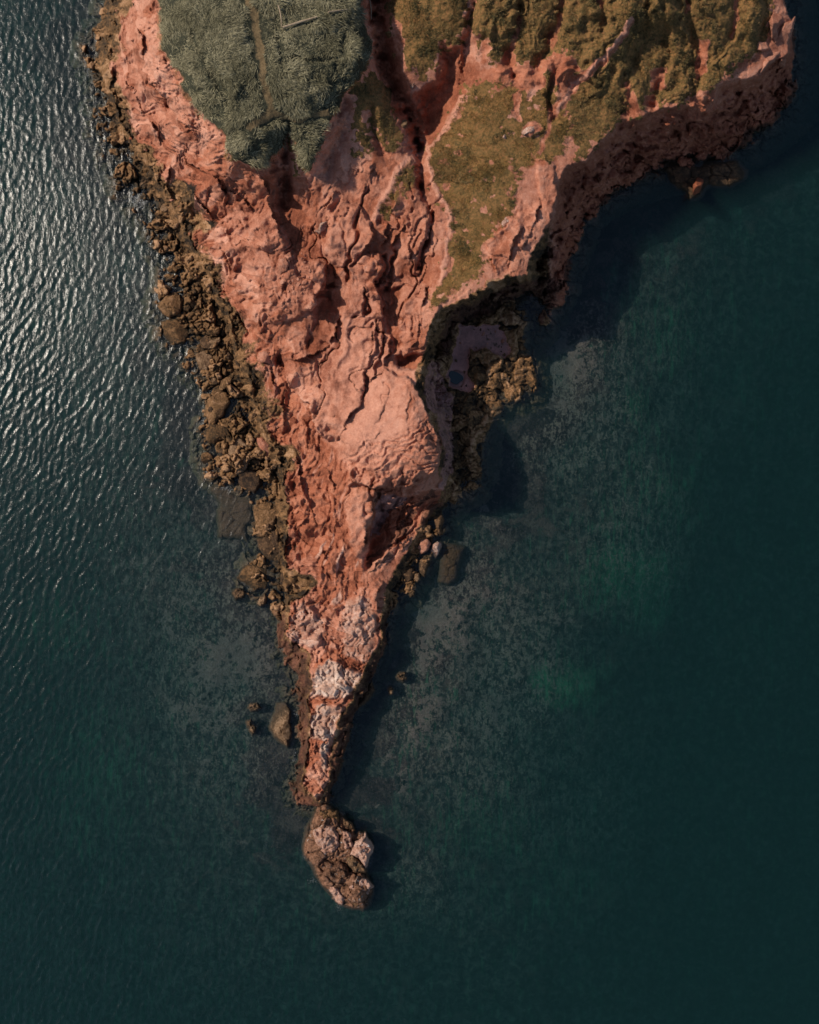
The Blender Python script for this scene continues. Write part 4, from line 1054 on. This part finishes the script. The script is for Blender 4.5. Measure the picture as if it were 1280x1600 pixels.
boulder("boulder", 'low dark slab trailing south east of the spit end', M_brown, [(522,1192),(532,1180),(536,1196),(524,1226),(516,1238),(514,1220)], 0.7, group=G_SHORE, base=-0.9, seed=35)
boulder("boulder", 'bright red sunlit rock in the shadow below the eastern cliff', M_red, [(1083,300),(1084,288),(1093,275),(1101,274),(1100,288),(1093,302),(1088,309)], 4.2, group=G_SHORE, base=-0.6, seed=36)
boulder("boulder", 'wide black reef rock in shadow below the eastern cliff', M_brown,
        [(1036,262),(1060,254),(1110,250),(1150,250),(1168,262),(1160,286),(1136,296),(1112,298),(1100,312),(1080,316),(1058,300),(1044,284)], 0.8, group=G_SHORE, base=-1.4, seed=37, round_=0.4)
boulder("boulder", 'round concentric ochre boulder on the western shelf halfway down', M_ochre, disc_poly(268,476,19,18,41,0.07), 2.4, group=G_SHORE, seed=41, ledges=0.3)
boulder("boulder", 'cracked ochre boulder directly below the concentric round one', M_ochre, [(252,500),(272,496),(290,505),(300,520),(292,538),(270,540),(256,524)], 2.0, group=G_SHORE, seed=42)
boulder("boulder", 'pale yellow block standing at the head of the western inlet', M_tan, [(306,556),(316,548),(330,552),(334,566),(326,580),(312,576)], 2.1, group=G_SHORE, seed=43)
boulder("boulder", 'oval yellow boulder beside the western inlet, below the pale block', M_tan, [(325,586),(331,581),(341,590),(345,599),(338,602),(328,595)], 1.7, group=G_SHORE, seed=44)
boulder("boulder", 'big furrowed ochre boulder at the western shore bulge', M_ochre, [(320,640),(326,620),(342,608),(356,616),(358,632),(350,650),(336,660),(324,662)], 2.2, group=G_SHORE, seed=45)
boulder("boulder", 'smooth olive boulder just south of the big furrowed one', M_ochre, [(320,676),(330,662),(350,660),(360,668),(352,684),(336,692),(322,688)], 1.9, group=G_SHORE, seed=46, round_=0.8)
boulder("boulder", 'salmon pink boulder on the western shelf between ochre rocks', M_pink, [(402,684),(410,682),(420,690),(424,710),(416,720),(406,712)], 3.0, group=G_SHORE, seed=47, round_=0.8)
boulder("boulder", 'brown rounded boulder beside the pink mound on the western shelf', M_brown, [(312,530),(322,524),(338,528),(340,540),(328,548),(316,544)], 2.4, group=G_SHORE, seed=48)
boulder("boulder", 'pale scaly ochre boulder with a split face, lower western shelf', M_tan, [(360,695),(372,684),(388,694),(392,714),(384,736),(368,742),(360,722)], 2.2, group=G_SHORE, seed=49)
boulder("boulder", 'grey slab boulder above the sunken grey slab', M_brown, [(368,742),(386,732),(408,738),(412,756),(398,770),(376,762)], 1.9, group=G_SHORE, seed=50)
boulder("rock_slab", 'flat grey slab lying just under the water on the western side', M_tan,
        [(324,764),(344,760),(362,764),(376,776),(398,781),(396,800),(388,822),(384,846),(362,850),(346,846),(342,814),(346,796),(330,778)], -0.22, cat='rock slab', group=G_SHORE, base=-1.8, seed=51, rough=0.03, round_=0.3, faces=False, wob=1.6)
# sunlit slabs on the eastern brow
G_BROW = 'sandstone slabs on the eastern brow'
for lab, P, tp in [('forked tan slab at the outermost corner of the eastern brow', [(1222,32),(1232,34),(1240,27),(1240,44),(1232,70),(1226,72),(1212,68),(1216,48)], 13.6),
               ('long leaning tan slab, lowest sunlit one on the eastern brow', [(1180,116),(1182,106),(1200,86),(1214,74),(1220,78),(1214,92),(1196,108),(1186,118)], 13.2),
               ('short rounded slab hanging right of the long leaning one', [(1216,100),(1220,86),(1228,84),(1230,92),(1226,104),(1220,106)], 12.0),
               ('small rounded tan slab just above the long leaning one', [(1176,72),(1184,64),(1198,66),(1204,76),(1190,80),(1178,78)], 14.0),
               ('narrow upright slab nearest the scrub on the eastern brow', [(1156,84),(1160,72),(1168,70),(1170,84),(1164,90)], 14.0),
               ('pale ragged slab on the cliff lip left of the eastern brow', [(1120,122),(1128,100),(1136,94),(1144,98),(1136,116),(1126,124)], 14.4),
               ('tall tan slab rising behind the forked corner slab', [(1206,62),(1200,34),(1208,12),(1220,8),(1222,30),(1214,48),(1212,66)], 14.8)]:
    boulder("rock_slab", lab, M_pink, P, tp, cat='rock slab', group=G_BROW, seed=60 + len(lab) % 17, rough=0.08)
# loose stones on the bare rock and turf
for lab, P, dh, mt in [('round pale stone at the head of the red gully', disc_poly(645,134,5,10,1,.08), 0.7, M_pale),
               ('tan stone lying in the shaded red bowl', disc_poly(631,194,7,10,2,.1), 0.8, M_tan),
               ('round pinkish stone alone on the ochre turf', disc_poly(789,214,4.6,10,3,.06), 0.5, M_pale),
               ('flat pale stone on turf beside the eastern trail', [(812,208),(822,198),(836,192),(841,200),(834,208),(820,212)], 0.5, M_pale),
               ('white edged stone by the cliff lip below the turf', [(776,350),(790,338),(804,336),(806,344),(792,354),(780,358)], 0.7, M_pale),
               ('round boulder wedged in the shaded eastern cliff', disc_poly(888,378,9,12,4,.08), 1.2, M_red),
               ('pale wedge stone beside the crack in the central outcrop', [(491,362),(500,350),(512,346),(510,358),(500,366)], 0.9, M_pale),
               ('large pale block on the crest of the fractured outcrop', [(436,404),(446,400),(452,412),(450,424),(438,428),(434,416)], 1.2, M_pink),
               ('rounded block beside the large one on the fractured outcrop', [(444,398),(454,394),(458,404),(452,412)], 1.0, M_pink),
               ('overhanging scalloped block on the fractured outcrop rim', [(476,482),(486,468),(494,466),(494,476),(486,486)], 1.0, M_pink),
               ('pale pink block over the dark hollow at the slope foot', [(403,552),(418,548),(430,556),(426,568),(410,568),(403,562)], 1.2, M_pink),
               ('ochre knob halfway down the western slope', disc_poly(206,280-64,4,9,5,.1), 0.7, M_red)]:
    c = np.array(P).mean(0); z = float(sample(h, c[0], c[1]))
    boulder("stone", lab, mt, P, z + dh, cat='stone', group='loose stones on the headland', base=z - 0.6, seed=int(c[0]) % 97)

# ---------------------------------------------------------------- islet off the point: a stack of separate blocks
ISL = [(510,1258),(524,1262),(541,1272),(553,1290),(558,1302),(566,1297),(578,1300),(585,1322),(580,1356),(583,1384),(576,1404),(569,1418),(559,1424),(545,1421),(535,1418),(527,1414),(505,1384),(488,1360),(479,1340),(477,1318),(480,1291),(496,1266)]
islet = bpy.data.objects.new("islet", None); coll.objects.link(islet)
islet['label'] = 'brown rocky islet with white topped blocks, just off the end of the point'; islet['category'] = 'rock islet'
islet.location = (*world_xy(532, 1340, 0), -1.5)
def islet_part(name, P, top, mat, **kw):
    me, c = rock_mesh(name, P, top, **kw)
    o = link(name, me, mat, parent=islet)
    o.location = (c[0] - islet.location[0], c[1] - islet.location[1], c[2] - islet.location[2])
    return o
islet_part("rock_base", ISL, 1.6, M_islet, base=-1.5, seed=71, rough=0.34, round_=0.38, wob=1.0, ledges=0.45, faces=False)
for i, (P, tp, mt) in enumerate([([(486,1296),(500,1290),(524,1288),(534,1296),(536,1322),(532,1336),(520,1340),(500,1338),(490,1326)], 2.7, M_cap),
                   ([(534,1298),(544,1296),(552,1306),(552,1322),(544,1330),(537,1330),(533,1316)], 2.5, M_cap),
                   ([(553,1318),(564,1304),(574,1304),(584,1324),(578,1350),(572,1360),(560,1344),(548,1334)], 2.6, M_cap),
                   ([(538,1338),(552,1334),(566,1346),(572,1362),(556,1364),(544,1352)], 2.2, M_tan),
                   ([(548,1372),(562,1366),(578,1374),(584,1386),(574,1396),(556,1394),(544,1386)], 2.0, M_cap),
                   ([(506,1346),(530,1340),(546,1356),(548,1372),(536,1384),(514,1382),(500,1366)], 2.1, M_islet),
                   ([(510,1382),(530,1388),(540,1402),(534,1414),(524,1408)], 1.3, M_cap),
                   ([(498,1270),(512,1262),(528,1268),(534,1284),(516,1288),(500,1284)], 1.7, M_ochre),
                   ([(536,1276),(548,1284),(556,1298),(548,1298),(538,1290)], 1.6, M_brown),
                   ([(548,1400),(560,1398),(570,1404),(566,1416),(556,1420),(548,1412)], 0.9, M_brown)]):
    islet_part("rock_block", P, tp, mt, base=-0.2, seed=80 + i * 3, rough=0.22, round_=0.42, wob=1.5, faces=False, ledges=0.3)

# ---------------------------------------------------------------- jumbled boulders on the shelves
def blob_rock(seed, sub=3):
    import bmesh
    bm = bmesh.new(); bmesh.ops.create_icosphere(bm, subdivisions=sub, radius=1.0)
    co = np.array([v.co[:] for v in bm.verts], np.float32)
    r = np.random.default_rng(seed)
    for _ in range(13):                                   # knock flat facets off
        d = r.normal(size=3); d /= np.linalg.norm(d)
        lim = r.uniform(0.45, 0.85); p = co @ d
        co = np.where((p > lim)[:, None], co - np.outer(p - lim, d) * 0.94, co)
    co *= 1 + 0.10 * fbm(co[:, 0] * 2.1 + co[:, 2] * 1.3, co[:, 1] * 2.1 - co[:, 2] * 0.9, 4, seed)[:, None]
    co *= np.array([1, r.uniform(0.65, 0.95), r.uniform(0.55, 0.8)])
    for v, c in zip(bm.verts, co): v.co = c
    me = bpy.data.meshes.new("boulder"); bm.to_mesh(me); bm.free()
    me.polygons.foreach_set('use_smooth', np.ones(len(me.polygons), bool))
    me.set_sharp_from_angle(angle=math.radians(24))
    return me
protos = {}
for nm, mat in (('o', M_ochre), ('t', M_tan), ('b', M_brown), ('p', M_pink)):
    protos[nm] = []
    for s_ in range(4):
        m_ = blob_rock(200 + s_ + ord(nm)); m_.materials.append(mat); protos[nm].append(m_)

def scatter(n, mask, rmin, rmax, kinds, name, label, cat, group, marks, min_k=1.35, sink=0.35):
    jj, ii = np.nonzero(mask > 0.5)
    if not len(jj): return
    order = rng.permutation(len(jj)); got = []
    for k in order:
        u, v = us[ii[k]], vs[jj[k]]
        r = rmin + (rmax - rmin) * rng.random() ** 2.2
        if any((u - a) ** 2 + (v - b) ** 2 < ((r + c) * min_k * 0.5 + 1) ** 2 for a, b, c in got): continue
        got.append((u, v, r))
        if len(got) >= n: break
    tone = {'o': 'ochre', 't': 'tan', 'b': 'dark brown', 'p': 'pink'}
    src = None
    for u, v, r in got:
        z = float(sample(h, u, v)); R = r * 0.1
        key = kinds[int(rng.integers(len(kinds)))]
        mesh = protos[key][int(rng.integers(4))]
        if src is None:
            src = link(name, mesh, None, cat=cat, group=group); o = src
        else:
            o = src.copy(); o.data = mesh; coll.objects.link(o)
        size = 'small' if r < rmin + 0.25 * (rmax - rmin) else ('big' if r > rmin + 0.6 * (rmax - rmin) else 'medium')
        where = min(marks, key=lambda m: (m[0] - u) ** 2 + (m[1] - v) ** 2)[2]
        o['label'] = f"{size} {tone[key]} {label} {where}"
        o.location = (*world_xy(u, v, z), z + R * (0.5 - sink))
        o.rotation_euler = (rng.normal() * 0.3, rng.normal() * 0.3, rng.random() * 6.28)
        o.scale = (R * rng.uniform(0.9, 1.35), R * rng.uniform(0.75, 1.1), R * rng.uniform(0.7, 1.1))
WEST = [(150,90,'at the top corner by the plateau'),(165,190,'seaward of the ochre knob slope'),(205,290,'where the shelf widens'),(240,380,'north of the round concentric boulder'),(275,480,'beside the round concentric boulder'),
        (285,540,'below the cracked ochre boulder'),(325,580,'around the western inlet'),(345,635,'beside the big furrowed boulder'),(340,700,'near the smooth olive boulder'),(385,720,'around the split scaly boulder'),
        (375,760,'at the grey slab boulder'),(410,820,'near the pitted ochre block'),(410,880,'near the hollow topped boulder'),(430,950,'beside the lowest pink pitted rocks'),(440,1050,'at the foot of the spit')]
EAST = [(770,510,'behind the mauve sand'),(815,500,'on the outer cove arm'),(820,595,'at the seaward cove corner'),(760,590,'beside the tide pool'),(745,660,'on the long cove ledge'),(735,740,'at the lower end of the cove ledge'),
        (690,800,'by the upright tan slab'),(670,860,'around the sunlit pink pair'),(640,900,'where the east shelf ends')]
OUTC = [(450,390,'at the crest'),(445,430,'around the large pale block'),(470,460,'by the scalloped rim'),(455,480,'towards the lower edge')]
SLOP = [(210,60,'near the top frame'),(220,150,'below the first grass bend'),(260,220,'midway down the slope'),(320,270,'under the grass tip'),(370,330,'beside the fractured outcrop'),(330,400,'low on the slope'),(400,470,'above the dark hollow')]
left_shelf = (d_top < -3) & (d_out > -10) & (U < 440 + np.maximum(0, V - 900) * 0.1) & (V > 20) & (V < 1000) & (h > -0.5)
scatter(150, left_shelf, 4.0, 13, 'oootbb', "boulder", 'boulder in the western jumble,', 'boulder', 'jumbled boulders of the western shelf', WEST, 1.3, 0.95)
cove_shelf = (cl > 0.6) | ((d_top < -6) & (d_out > -6) & (U > 605) & (U < 760) & (V > 620) & (V < 940) & (mauve < 0.2))
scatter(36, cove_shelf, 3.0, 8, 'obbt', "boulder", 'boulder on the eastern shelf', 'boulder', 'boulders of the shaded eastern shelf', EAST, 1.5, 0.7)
scatter(22, (fl_keep > 0.7) & (np.hypot(U - 712, V - 590) > 15), 1.4, 4.0, 'pbt', "stone", 'stone on the mauve cove floor', 'stone', 'stones on the cove floor', [(715,560,'up the grey strip'),(760,520,'at the back of the cove'),(785,545,'on the pink patch'),(720,600,'round the tide pool')], 1.6, 0.5)
rubble = (blob(460, 430, 26, 50) > 0.45) & (d_top > 0)
scatter(50, rubble, 1.8, 5.5, 'p', "stone", 'rubble stone on the fractured outcrop', 'stone', 'rubble on the fractured outcrop', OUTC, 1.35, 0.55)
slope_st = (left > 0.6)
scatter(50, slope_st, 1.8, 4.2, 'p', "stone", 'stone on the western slope', 'stone', 'stones on the western slope', SLOP, 1.35, 0.55)

# ---------------------------------------------------------------- plants
def leaf_mesh(P3, dirv, L, W, droop, nseg=1):
    """one bent blade per point: a kite of two triangles"""
    n = len(P3)
    side = np.stack([-dirv[:, 1], dirv[:, 0], np.zeros(n)], -1)
    side /= np.linalg.norm(side, axis=1)[:, None] + 1e-6
    mid = P3 + dirv * (L * 0.55)[:, None]
    tip = P3 + dirv * L[:, None]; tip[:, 2] -= droop * L
    a = mid - side * (W * 0.5)[:, None]; b = mid + side * (W * 0.5)[:, None]
    co = np.stack([P3, a, tip, b], 1).reshape(-1, 3)
    f = (np.arange(n) * 4)[:, None] + np.array([0, 3, 2, 1])
    return co, f

def scatter_pts(mask, n):
    p = np.clip(mask, 0, 1).astype(np.float64).reshape(-1); p /= p.sum()
    k = rng.choice(len(p), n, p=p)
    j, i = np.divmod(k, U.shape[1])
    u = us[i] + rng.uniform(-S / 2, S / 2, n); v = vs[j] + rng.uniform(-S / 2, S / 2, n)
    z = h[j, i]
    x, y = world_xy(u, v, z)
    return np.stack([x, y, z], -1), u, v, k

def plant_material(name, stops, tr=0.0):
    t = NT(name)
    c1 = t.noise(0.24, 5, 0.6, 0.7); c2 = t.noise(2.2, 4, 0.6)
    at = t.n('ShaderNodeAttribute', attribute_name='shade').outputs['Fac']
    f = t.math('ADD', t.math('MULTIPLY', c1, 0.55), t.math('ADD', t.math('MULTIPLY', c2, 0.22), t.math('MULTIPLY', at, 0.23)))
    f = t.math('ADD', t.math('MULTIPLY', f, 1.5), -0.25)
    return t.finish(t.ramp(f, stops), 0.75, None, 0.2)

def plant(name, label, mask, n, Lr, Wr, up, stops, lean_scale, lean, seed, mat):
    P3, u, v, k = scatter_pts(mask, n)
    ang = 2 * math.pi * (0.5 + 0.9 * fbm(u / lean_scale, v / lean_scale, 3, seed)) + rng.normal(size=n) * 0.5
    tx = np.cos(ang) * lean + rng.normal(size=n) * 0.35; ty = np.sin(ang) * lean + rng.normal(size=n) * 0.35
    d = np.stack([tx, ty, up + 0.3 * rng.random(n)], -1); d /= np.linalg.norm(d, axis=1)[:, None]
    L = rng.uniform(*Lr, n) * np.clip(0.85 + 0.55 * fbm(u / 26, v / 26, 3, seed + 3), 0.4, 1.5); W = rng.uniform(*Wr, n)
    P3[:, 2] -= 0.05
    co, f = leaf_mesh(P3, d, L, W, 0.25)
    me = bpy.data.meshes.new(name); fill_mesh(me, co, f, False)
    a = me.attributes.new('shade', 'FLOAT', 'POINT'); a.data.foreach_set('value', np.repeat(rng.random(n).astype(np.float32), 4))
    return link(name, me, mat, kind='stuff', label=label)

GRASS = [(0.25, (0.055, 0.050, 0.025)), (0.5, (0.172, 0.151, 0.084)), (0.75, (0.36, 0.315, 0.19))]
SCRUB = [(0.26, (0.036, 0.038, 0.017)), (0.43, (0.100, 0.082, 0.034)), (0.58, (0.225, 0.148, 0.056)), (0.76, (0.36, 0.21, 0.09))]
M_grass = plant_material("long_grass", GRASS)
M_scrub = plant_material("scrub_leaves", SCRUB)
M_turf = plant_material("turf_blades", [(0.25, (0.075, 0.060, 0.020)), (0.42, (0.185, 0.120, 0.038)), (0.56, (0.33, 0.180, 0.056)), (0.75, (0.44, 0.22, 0.09))])
gmask = grass_w * sstep(-2.5, 2, d_pl + 3 * n_hi) * np.clip(1.25 - 2.6 * np.sqrt(path), 0, 1) * (1 - 0.7 * track) * (V > -190) * np.clip(0.75 + 0.5 * n_lo, 0.15, 1)
plant("long_grass", 'grey green wind combed grass covering the flat plateau', gmask, 145000, (0.45, 1.10), (0.04, 0.085), 0.30, GRASS, 70, 1.1, 121, M_grass)
smask = veg * (1 - grass_w) * np.clip(0.5 + 1.2 * fbm(U / 20, V / 26, 4, 131), 0.04, 1)
plant("turf", 'short ochre turf on the tongue of land above the cove', turf * (1 - 0.8 * turf_bare) * np.clip(0.7 + 0.9 * fbm(U / 14, V / 14, 3, 135), 0.03, 1), 50000, (0.10, 0.28), (0.05, 0.12), 0.7, SCRUB, 20, 0.6, 137, M_turf)
smask = smask * (1 - turf) * (1 - 0.6 * gullied * gul) * (1 - 0.7 * gullied * sstep(0.05, 0.55, fbm((gu + 6 * n_hi) / 15, V / 60, 4, 46))) + 0.9 * turf_dark
plant("scrub", 'ochre and olive scrub on the gullied eastern slopes', smask, 155000, (0.16, 0.46), (0.035, 0.08), 0.9, SCRUB, 20, 0.5, 133, M_scrub)

# ---------------------------------------------------------------- weathered poles lying in the grass
tw = NT("weathered_wood")
M_wood = tw.finish(tw.ramp(tw.noise(3, 5, 0.6, 0.2), [(0.3, (0.20, 0.14, 0.09)), (0.7, (0.42, 0.32, 0.21))]), 0.8, tw.bump(tw.noise(9, 4), 0.4, 0.05), 0.2)
def pole(label, a, b, r, dz=0.55):
    pts = []
    N_ = 9
    for i in range(N_):
        t = i / (N_ - 1)
        u = a[0] + (b[0] - a[0]) * t; v = a[1] + (b[1] - a[1]) * t
        z0 = float(sample(h, a[0], a[1])); z1 = float(sample(h, b[0], b[1]))
        z = z0 + (z1 - z0) * t + dz
        bow = 0.12 * math.sin(t * math.pi)
        x, y = world_xy(u, v, z); pts.append((x + bow, y + bow * 0.4, z, r * (1.1 - 0.45 * t) * (1 + 0.1 * math.sin(i * 5.1))))
    co = []; fs = []; K = 8
    o0 = np.array(pts[0][:3])
    d = np.array(pts[-1][:3]) - o0; d /= np.linalg.norm(d); s = np.cross(d, (0, 0, 1)); s /= np.linalg.norm(s); w = np.cross(s, d)
    for x, y, z, rr in pts:
        for k in range(K):
            an = 2 * math.pi * k / K
            co.append(tuple(np.array((x, y, z)) - o0 + (s * math.cos(an) + w * math.sin(an)) * rr))
    for i in range(len(pts) - 1):
        for k in range(K):
            fs.append((i * K + k, i * K + (k + 1) % K, (i + 1) * K + (k + 1) % K, (i + 1) * K + k))
    fs.append(tuple(range(K))); fs.append(tuple(range((len(pts) - 1) * K, len(pts) * K))[::-1])
    me = bpy.data.meshes.new("wooden_pole"); me.from_pydata(co, [], fs)
    link("wooden_pole", me, M_wood, label=label, cat='pole', group='weathered poles on the grass', loc=tuple(o0))
pole('long pale wooden pole lying slantwise in the plateau grass', (442, 43), (496, 26), 0.16)
pole('thin broken pole upright in the photo, meeting the long one', (435, 8), (440, 42), 0.10)
pole('short straight pole lying near the gully edge of the grass', (513, 19), (543, 15), 0.11)
pole('slim pole lying in the gully right of the grass', (577, -4), (580, 30), 0.09, 0.7)
